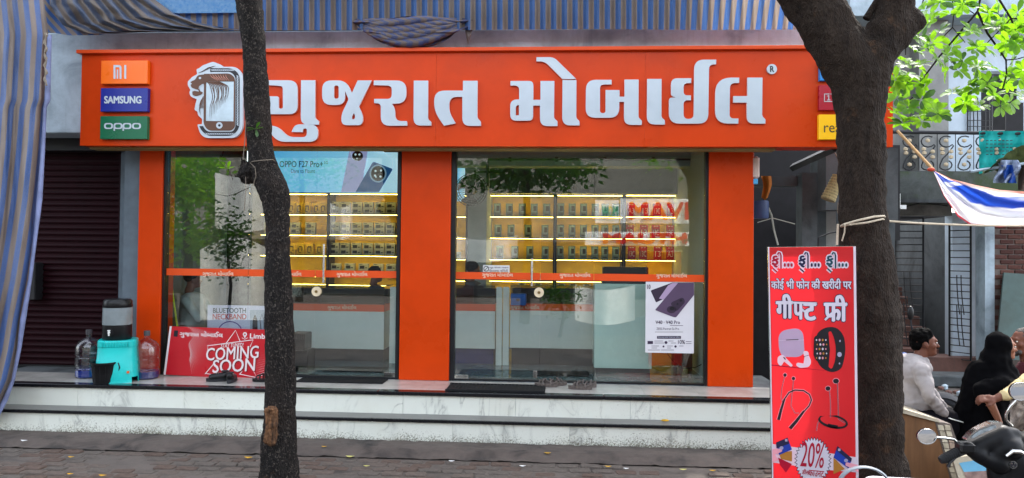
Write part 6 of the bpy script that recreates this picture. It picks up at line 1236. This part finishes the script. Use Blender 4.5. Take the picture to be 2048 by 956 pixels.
def cutf(p, n):
    l = p-hw
    if -.115 < l.z < .085 and l.x > .005: p = V((hw.x+.002+.15*max(0, abs(l.z+.01)-.07), p.y, p.z))
    return p
def vf(p, n):
    l = p-hw; f = math.exp(-((l.z+.015)/.085)**4)
    if l.x > .03 and f > .05 and l.z > -.2: p = p-V((max(0, l.x-.03)*f*1.0, 0, 0))
    return p
remesh(q, 'veil', veil, wm, .012, 5, 'long black veil and robe', .02, 7, extra=vf)
# third man at the frame edge
Y3 = -2.05; h3 = P(2046, 686, Y3); m3 = person('bearded man in a maroon shirt facing left at the right edge', loc=(h3.x+.1, Y3, 0)); T = xf(h3, PI+.15, 1.0); q = MB(); head_prims(q, T); q.cap(T((-.045, 0, -.15)), .05, h3+V((.1, 0, -.3)), .08); bd = remesh(q, 'body', skin, m3, .0075, 4); eyes(T, bd)
q = MB(); q.ell(T((-.03, 0, .062)), (.097, .084, .075), 14); q.ell(T((-.065, 0, .01)), (.05, .074, .07), 12); remesh(q, 'hair', hairg, m3, .009, 3, 'greying hair', .008, 30)
q = MB(); q.cap(T((.06, .03, -.075)), .024, T((.06, -.03, -.075)), .024); q.cap(T((.075, 0, -.085)), .024, T((.06, 0, -.095)), .02); remesh(q, 'beard', hairg, m3, .006, 2, 'short grey beard'); q = MB(); q.cap(T((.098, .022, -.033)), .008, T((.098, -.022, -.033)), .008); part('moustache', q, hair, m3, smooth=60)
q = MB(); s3 = h3+V((.1, 0, -.28)); q.ell(s3, (.15, .21, .13), 14); q.cap(s3, .16, s3+V((.02, 0, -.45)), .17); q.cap(s3+V((0, -.18, 0)), .075, h3+V((.08, -.28, -.5)), .06); q.cap(s3+V((-.02, .0, .08)), .07, s3+V((-.03, 0, .13)), .06); remesh(q, 'shirt', maroonc, m3, .012, 4, None, .012, 12)
q = MB(); q.cap(s3+V((.02, -.1, -.5)), .12, s3+V((.02, -.1, -1.15)), .07); q.cap(s3+V((.02, .1, -.5)), .12, s3+V((.02, .1, -1.15)), .07); remesh(q, 'trousers', trouser, m3, .014, 4)
# fourth person: cream sleeve reaching in from the right
Y4 = -3.0; p4 = person('person in a cream long sleeved shirt reaching in from the right edge', loc=(P(2150, 900, Y4).x, Y4, 0)); w4 = P(1990, 798, Y4); e4 = P(2062, 762, Y4); q = MB(); q.cap(w4+V((.06, 0, .03)), .03, w4, .027); hand(q, aim(w4, (-.8, .1, .02), (-.1, -.5, .8)), .95, .75)
h4 = P(2160, 640, Y4); T = xf(h4, PI, 1); head_prims(q, T); s4 = P(2155, 740, Y4); q.cap(T((-.045, 0, -.15)), .05, s4, .07); q.cap(s4, .05, P(2140, 730, Y4), .05); q.cap(P(2140, 730, Y4), .05, e4, .04); q.cap(e4, .04, w4+V((.06, 0, .03)), .03); bd = remesh(q, 'body', skin, p4, .0075, 4); eyes(T, bd)
q = MB(); q.cap(w4+V((.07, 0, .03)), .043, e4, .062); q.cap(e4, .062, P(2140, 730, Y4), .08); s4 = P(2155, 740, Y4); q.ell(s4, (.15, .22, .14), 12); q.cap(s4, .16, s4+V((0, 0, -.5)), .17); remesh(q, 'shirt', cream, p4, .01, 4, None, .012, 14)
q = MB(); q.ell(T((-.03, 0, .062)), (.097, .084, .075), 14); remesh(q, 'hair', hair, p4, .012, 3); q = MB(); q.cap(s4+V((0, -.1, -.55)), .12, s4+V((0, -.1, -1.2)), .07); q.cap(s4+V((0, .1, -.55)), .12, s4+V((0, .1, -1.2)), .07); remesh(q, 'trousers', trouser, p4, .014, 4)
b = MB(); b.grid(lambda u, v: P(2020+u*60, 800+v*60, -2.9+.06*math.sin(u*7+v*5)+.04*noise.noise(V((u*6, v*6, 0)))), 16, 16); solo('crumpled_bag', b, M('pale_brown_bag', '#8c8178', .7, var=.4, vs_=12, bump=.6), 'crumpled pale bag held behind the scooter mirror', 'bag', smooth=80)
b = MB(); b.grid(lambda u, v: P(2030+u*60, 850+v*70, -2.8+.05*math.sin(u*9+v*5)), 14, 14); solo('patterned_cloth', b, M('brown_patterned_cloth', '#6a5444', .8, var=.9, vs_=45), 'brown patterned cloth behind the dark scooter', 'cloth', smooth=80)
# people inside the shop
def inner(px, py, Y, tors, label, mt, seat=True):
    h = P(px, py, Y); t = person(label, loc=(h.x, Y, PLZ)); T = xf(h, .6, 1); q = MB(); head_prims(q, T); remesh(q, 'body', skin, t, .012, 3); q = MB(); q.ell(T((-.025, 0, .05)), (.105, .09, .09), 12); remesh(q, 'hair', hair, t, .014, 2)
    q = MB(); q.ell(h+V((0, 0, -.28)), (.15, .21, .13), 12); q.cap(h+V((0, 0, -.3)), .16, h+V((0, 0, -.7)), .17); q.cap(h+V((.02, -.2, -.26)), .07, h+V((.2, -.22, -.5)), .05); q.cap(h+V((.02, .2, -.26)), .07, h+V((.2, .22, -.5)), .05); remesh(q, 'shirt', mt, t, .016, 3)
    q = MB(); z = h.z-.75; q.cap((h.x, Y-.1, z), .11, (h.x+.12, Y-.1, PLZ+.35), .09); q.cap((h.x, Y+.1, z), .11, (h.x+.12, Y+.1, PLZ+.35), .09); q.cap((h.x+.12, Y-.1, PLZ+.35), .08, (h.x+.1, Y-.1, PLZ+.06), .06); q.cap((h.x+.12, Y+.1, PLZ+.35), .08, (h.x+.1, Y+.1, PLZ+.06), .06); remesh(q, 'trousers', trouser, t, .016, 3)
inner(386, 560, .75, None, 'person in a grey shirt sitting inside behind the far left glass', M('grey_shirt', '#8b9696', .8)); inner(947, 540, 2.0, None, 'person with dark hair behind the counter left of the twin posts', M('dark_shirt', '#3a3f4c', .8)); inner(752, 550, 2.1, None, 'person with dark hair behind the left counter near the middle pillar', M('blue_shirt', '#2c3f6e', .8))
# ================================================================ PARKED MOTORCYCLE (behind the man)
Yc = -.6; mc = thing('parked_motorcycle', 'parked motorcycle with a blue headlight cowl behind the seated man', 'motorcycle', (P(1850, 815, Yc).x, Yc, 0)); wc = P(1878, 768, Yc); R_ = .30; wc.z = R_
b = MB(); b.torus((wc.x, Yc, R_), R_-.045, .045, 'Y', 32, 8); w_ = part('wheel', b, M('tyre_rubber', '#2b2d31', .8, bump=.4), mc, smooth=60); b = MB(); b.torus((wc.x, Yc, R_), R_-.09, .014, 'Y', 32, 6); part('rim', b, chrome, w_, smooth=60)
b = MB()
for k in range(16): a = 2*PI*k/16; b.tube([(wc.x, Yc+.02*(-1)**k, R_), (wc.x+(R_-.09)*math.cos(a), Yc, R_+(R_-.09)*math.sin(a))], .0025, 4)
part('spokes', b, chrome, w_, None, 'stuff'); b = MB(); b.tube([(wc.x, Yc-.06, R_), (wc.x, Yc+.06, R_)], .04, 12); part('hub', b, chrome, w_)
b = MB(); b.grid(lambda u, v: (wc.x+(R_+.03)*math.cos(2.4-u*2.0), Yc+(v-.5)*.12, R_+(R_+.03)*math.sin(2.4-u*2.0)+.01-.06*abs(v-.5)**2*4), 16, 4); part('mudguard', b, dark, mc, smooth=80)
for s in (-.07, .07): b = MB(); b.tube([(wc.x, Yc+s, R_), (wc.x-.28, Yc+s, .95)], .018, 8); part('fork', b, dark, mc)
hx = wc.x-.27; q = MB(); q.ell((hx, Yc, .9), (.12, .13, .12), 12); q.cap((hx-.1, Yc, .95), .1, (hx-.55, Yc, .82), .14); remesh(q, 'tank', M('blue_metal_paint', '#1d3f86', .25, coat=.6), mc, .014, 4)
b = MB(); b.box(hx-1.2, hx-.55, Yc-.13, Yc+.13, .74, .83, .03); part('seat', b, blackp, mc); b = MB(); b.box(hx-.75, hx-.3, Yc-.12, Yc+.12, .25, .62, .05); part('engine', b, dark, mc)
b = MB(); b.torus((hx-.95, Yc, R_), R_-.045, .045, 'Y', 32, 8); part('wheel', b, bpy.data.materials['tyre_rubber'], mc, smooth=60); b = MB(); b.tube([(hx-.02, Yc-.36, .98), (hx, Yc, 1.0), (hx-.02, Yc+.36, .98)], .014, 8); part('handlebar', b, dark, mc)
mr = P(1821, 632, Yc-.3); b = MB(); b.tube([(hx-.02, Yc-.3, .98), (mr.x+.01, Yc-.3, mr.z-.1), (mr.x, Yc-.3, mr.z)], .007, 6); m_ = part('mirror_stem', b, dark, mc); b = MB(); b.ell((mr.x, Yc-.3, mr.z+.03), (.035, .02, .075), 12); part('mirror', b, blackp, m_, smooth=60)
# ================================================================ DARK SCOOTER (foreground)
Ys = -4.15; sc_ = thing('dark_scooter', 'dark grey scooter with two round mirrors parked nearest the camera at bottom right', 'scooter', (P(2000, 1000, Ys).x, Ys, 0)); sp_ = M('scooter_dark_paint', '#0f1013', .45, spec=.15, var=.1, bump=.05, bs=120)
def SP(x, y, dy=0): return P(x, y, Ys+dy)
q = MB(); q.cap(SP(1952, 893, .02), .05, SP(2005, 868, .05), .06); q.cap(SP(1938, 900, 0), .035, SP(1960, 912, 0), .05); q.cap(SP(1990, 905, .05), .085, SP(2000, 885, .08), .085); q.cap(SP(2005, 868, .05), .055, SP(2030, 868, .05), .04); q.cap(SP(1960, 915, 0), .04, SP(2000, 930, .02), .06); q.ell(SP(2010, 892, .06), (.10, .12, .09), 12); remesh(q, 'handlebar_cowl', sp_, sc_, .008, 30)
q = MB(); q.cap(SP(2030, 925, .1), .13, SP(2025, 1010, .1), .15); q.cap(SP(2060, 905, .15), .14, SP(2070, 1010, .1), .16); q.cap(SP(1990, 935, .05), .05, SP(2010, 1040, .05), .07); remesh(q, 'front_apron', sp_, sc_, .011, 20)
q = MB(); q.cap(SP(2075, 1050, .1), .16, SP(2090, 1200, .3), .2); q.cap(SP(2010, 1040, .05), .07, SP(2020, 1200, .1), .08); remesh(q, 'leg_shield', sp_, sc_, .014, 5)
f = FL().poly([(1932,880,8),(1948,862,10),(1985,845,6),(2007,845,4),(1999,856,6),(1965,872,10),(1940,885,6)]); f.to('instrument_bezel', chrome, sc_, Ys-.075, .05); FL().poly([(1942,874,6),(1956,862,8),(1990,849,4),(1994,855,4),(1962,868,6),(1944,878,4)]).to('instrument_glass', M('speedometer_glass', '#7e868a', .1, var=.3, vs_=30), sc_, Ys-.079)
mirr = M('mirror_glass', '#dfe8ee', .02, 1, var=0)
for cx_, cy_, rx, ry, arm in ((1853.5, 873, 17.5, 14.5, [(1868, 875), (1890, 876), (1908, 879), (1915, 886), (1922, 895)]), (2040, 783, 19, 17, [(2034, 800), (2022, 812), (2012, 828), (2012, 840), (2024, 852)])):
    c0 = SP(cx_, cy_, -.05); k_s = (Ys-.05+8.75)/F; b = MB(); b.tube([c0+V((0, .018, 0)), c0+V((0, -.004, 0))], 1, 24); n0 = 0
    for i in range(len(b.v)): dv = b.v[i]-c0; b.v[i] = V((c0.x+dv.x*rx*k_s, b.v[i].y, c0.z+dv.z*ry*k_s))
    m_ = part('mirror', b, blackp, sc_, 'round mirror with a chrome arm', smooth=40); b = MB()
    for i in range(25): pass
    b.tube([V((c0.x+rx*k_s*math.cos(a), c0.y-.003, c0.z+ry*k_s*math.sin(a))) for a in [2*PI*i/28 for i in range(29)]], .0035, 6, False); part('mirror_rim', b, chrome, m_, smooth=60)
    b = MB(); o_ = [c0+V((0, -.0075, 0))]+[V((c0.x+rx*.96*k_s*math.cos(a), c0.y-.005, c0.z+ry*.96*k_s*math.sin(a))) for a in [2*PI*i/28 for i in range(28)]]; b.add(o_, [(0, 1+(i+1) % 28, 1+i) for i in range(28)])
    b.v = [V((p.x, p.y, p.z)) for p in b.v]; part('mirror_glass', b, mirr, m_, smooth=80)
    b = MB(); b.tube([SP(x, y, -.03+.01*i) for i, (x, y) in enumerate(arm)], .0085, 8); part('mirror_arm', b, chrome, sc_, smooth=60)
b = MB(); b.tube([SP(1880, 921, -.06), SP(1885, 919, -.06), SP(1916, 903, -.03), SP(1935, 897, 0)], [.02, .026, .024, .022], 12); g_ = part('handle_grip', b, rubber, sc_, smooth=40)
for i in range(7): b = MB(); b.tube([SP(1888+i*4, 917.5-i*2.05, -.058+i*.004), SP(1890+i*4, 916.5-i*2.05, -.057+i*.004)], .028, 12); part('grip_ring', b, rubber, g_)
b = MB(); b.tube([SP(1897, 934, -.07), SP(1899, 926, -.07), SP(1912, 914, -.05), SP(1932, 905, -.02)], [.011, .009, .008, .01], 8); part('brake_lever', b, black, sc_, smooth=50)
b = MB(); p = SP(1930, 895, -.04); b.box(p.x-.04, p.x+.05, p.y-.03, p.y+.05, p.z-.03, p.z+.03, .012); part('switch_box', b, blackp, sc_)
f = FL().disc(2027, 930, 8, 8, 22); e_ = f.to('emblem', chrome, sc_, Ys-.085, .012); f = FL().disc(2027, 930, 6, 6, 18); f.to('emblem_face', ink, e_, Ys-.087); f = FL().disc(2024, 927, 1.8).disc(2030, 927, 1.8).disc(2027, 933, 2.2); f.to('emblem_mark', chrome, e_, Ys-.089)
b = MB(); b.tube([SP(x, y, -.08) for x, y in ((2012, 912), (2025, 902), (2040, 903), (2060, 914))], [.008, .012, .012, .008], 6); part('chrome_trim', b, chrome, sc_, smooth=50)
b = MB(); b.torus((P(2060, 1000, Ys).x, Ys+.45, .24), .19, .05, 'Y', 28, 8); part('wheel', b, bpy.data.materials['tyre_rubber'], sc_, smooth=60); b = MB(); b.box(P(2040, 1000, Ys).x, P(2040, 1000, Ys).x+.3, Ys-1.0, Ys-.3, .25, .8, .06); part('seat_body', b, sp_, sc_)
# white scooter at the bottom edge
Yq = -4.6; ws = thing('white_scooter', 'white scooter front with a chrome rimmed mirror rising from the bottom edge', 'scooter', (P(1770, 1100, Yq).x, Yq, 0)); wp_ = M('scooter_white_paint', '#e3dfe6', .25, coat=.6)
q = MB(); q.cap(P(1745, 972, Yq), .055, P(1850, 980, Yq), .06); q.cap(P(1735, 985, Yq), .065, P(1830, 988, Yq), .07); q.cap(P(1830, 990, Yq), .07, P(1900, 1010, Yq), .07); q.cap(P(1780, 1010, Yq), .12, P(1790, 1150, Yq), .16); q.cap(P(1790, 1150, Yq), .16, V((P(1790, 1150, Yq).x, Yq, .3)), .17); remesh(q, 'front_cowl', wp_, ws, .01, 8)
b = MB(); c0 = P(1728, 972, Yq-.1); b.torus(c0, 1, .07, 'Y', 30, 8)
for i in range(len(b.v)): d = b.v[i]-c0; b.v[i] = V((c0.x+d.x*.13, c0.y+d.y*.25, c0.z+d.z*.10))
m_ = part('mirror_rim', b, M('grey_plastic_rim', '#6f757c', .4), ws, smooth=60)
b = MB(); b.tube([c0+V((.1, .02, -.05)), P(1745, 985, Yq)], .012, 8); part('mirror_arm', b, chrome, ws); b = MB(); b.torus((P(1790, 1100, Yq).x, Yq+.3, .24), .19, .05, 'Y', 28, 8); part('wheel', b, bpy.data.materials['tyre_rubber'], ws, smooth=60)
# ================================================================ ACROSS THE STREET (seen in the glass)
def MR(px, py, D): v = P(px, py, D); return V((v.x, .16-v.y, v.z))
YO = 26
def opp(nm, x0, y0, x1, y1, D, d, mat, lab, cat, grp=None):
    a, c = MR(x0, y1, D), MR(x1, y0, D); b = MB(); b.box(a.x, c.x, a.y-d, a.y, a.z, c.z); return solo(nm, b, mat, lab, cat, grp)
ow = M('sunlit_grey_wall', '#77746c', .85, dirt=.4)
b = MB(); b.box(-26, 24, -30, -26.5, -.2, 9.5); solo('opposite_building', b, ow, 'grey building across the street, raised to block sky, seen only as a reflection', 'building')  # height raised so the shop glass reflects no open sky
b = MB(); b.box(-26, 24, -26.49, -26.3, 0, 2.6); solo('opposite_shop_row', b, dark, 'dark open shop fronts across the street, seen only as a reflection', 'building')
opp('reflected_board', 1240, 398, 1385, 446, 20, .1, white, 'white shop board with red letters across the street', 'sign board', 'boards across the street')
opp('reflected_board', 1170, 465, 1400, 490, 19, .1, white, 'lower long white board with red letters across the street', 'sign board', 'boards across the street'); opp('reflected_board', 1190, 400, 1238, 446, 20, .1, white, 'small white board with green letters across the street', 'sign board', 'boards across the street')
def mtext(s, x0, y0, x1, y1, D, mt, par, bold=.08):
    f = FL().text(s, x0, y0, x1, y1, bold); m_ = MB(); m_.add([MR(v[0], v[1], D-.15)+V((0, (v[2] if len(v) > 2 else 0)*8, 0)) for v in f.v], f.f); part('lettering', m_, mt, par)
rb = [o for o in C.objects if o.name.startswith('reflected_board')]; redp = print_m('board_red', '#c4161c'); grp_ = print_m('board_green', '#0f8a6a')
mtext('MAVI', 1258, 404, 1378, 440, 20, redp, rb[0], .04); mtext('MAUTH', 1205, 466, 1375, 488, 19, redp, rb[1]); mtext('WOM', 1203, 412, 1236, 434, 20, grp_, rb[2])
sheetw = M('white_awning', '#e8e6e0', .8, trans=.3)
for i, (x0, y0, x1, y1, lab) in enumerate(((430, 345, 540, 455, 'white sheet awning across the street at the left'), (400, 500, 540, 640, 'low white stall cover across the street'), (905, 470, 1035, 515, 'curved white awning across the street'), (1150, 570, 1270, 640, 'white stall front across the street at the right'), (660, 405, 705, 470, 'small cream sheet across the street'))):
    b = MB(); b.grid(lambda u, v: MR(x0+u*(x1-x0), y0+v*(y1-y0)+(10*math.sin(u*PI) if i != 1 else -25*math.sin(u*PI)*(1-v)), 11.5+.2*math.sin(u*9)), 20, 8); solo('street_awning', b, sheetw, lab, 'awning', 'white covers across the street', smooth=80)
for i, (px, Dd, r, z, n) in enumerate(((370, 13, (1.5, 1.6, 2.2), 3.6, 2600), (200, 15, (2.2, 2, 2), 4.2, 1500), (600, 22, (2.6, 2, 1.6), 6.2, 1200), (1050, 14, (2.3, 1.5, .7), 4.6, 1500), (1380, 24, (3, 2, 1.8), 7.2, 1200), (-300, 16, (4, 3, 3), 5, 900), (455, 9, (.75, .5, 1.1), 2.3, 620), (1120, 9.5, (.6, .5, .6), 1.0, 380))):
    c = MR(px, 500, Dd); t = thing('street_tree', ('dense', 'broad', 'tall', 'low', 'far', 'outermost', 'small bushy', 'tiny pavement')[i]+' green tree across the street, seen only as a reflection', 'tree', (c.x, c.y, -.1), 'trees across the street'); b = MB(); b.tube([(c.x, c.y, -.1), (c.x+.1, c.y, z*.5), (c.x, c.y+.1, z)], [.16*(1 if i < 6 else .3), .13*(1 if i < 6 else .3), .09*(1 if i < 6 else .3)], 10); part('trunk', b, bark_l, t, smooth=60); crown(t, (c.x, c.y, z), r, n, leafd if i % 2 or i > 5 else leafm, .24 if i < 6 else .13, 20+i)
# small flat print that stays joined
for o in bpy.data.objects:
    if o.type == 'MESH' and o.name.split('.')[0] in ('print', 'lettering', 'printed_lines', 'ornament', 'mane', 'mane_highlight', 'outline', 'eye_and_button', 'finger_print'): o['kind'] = 'stuff'
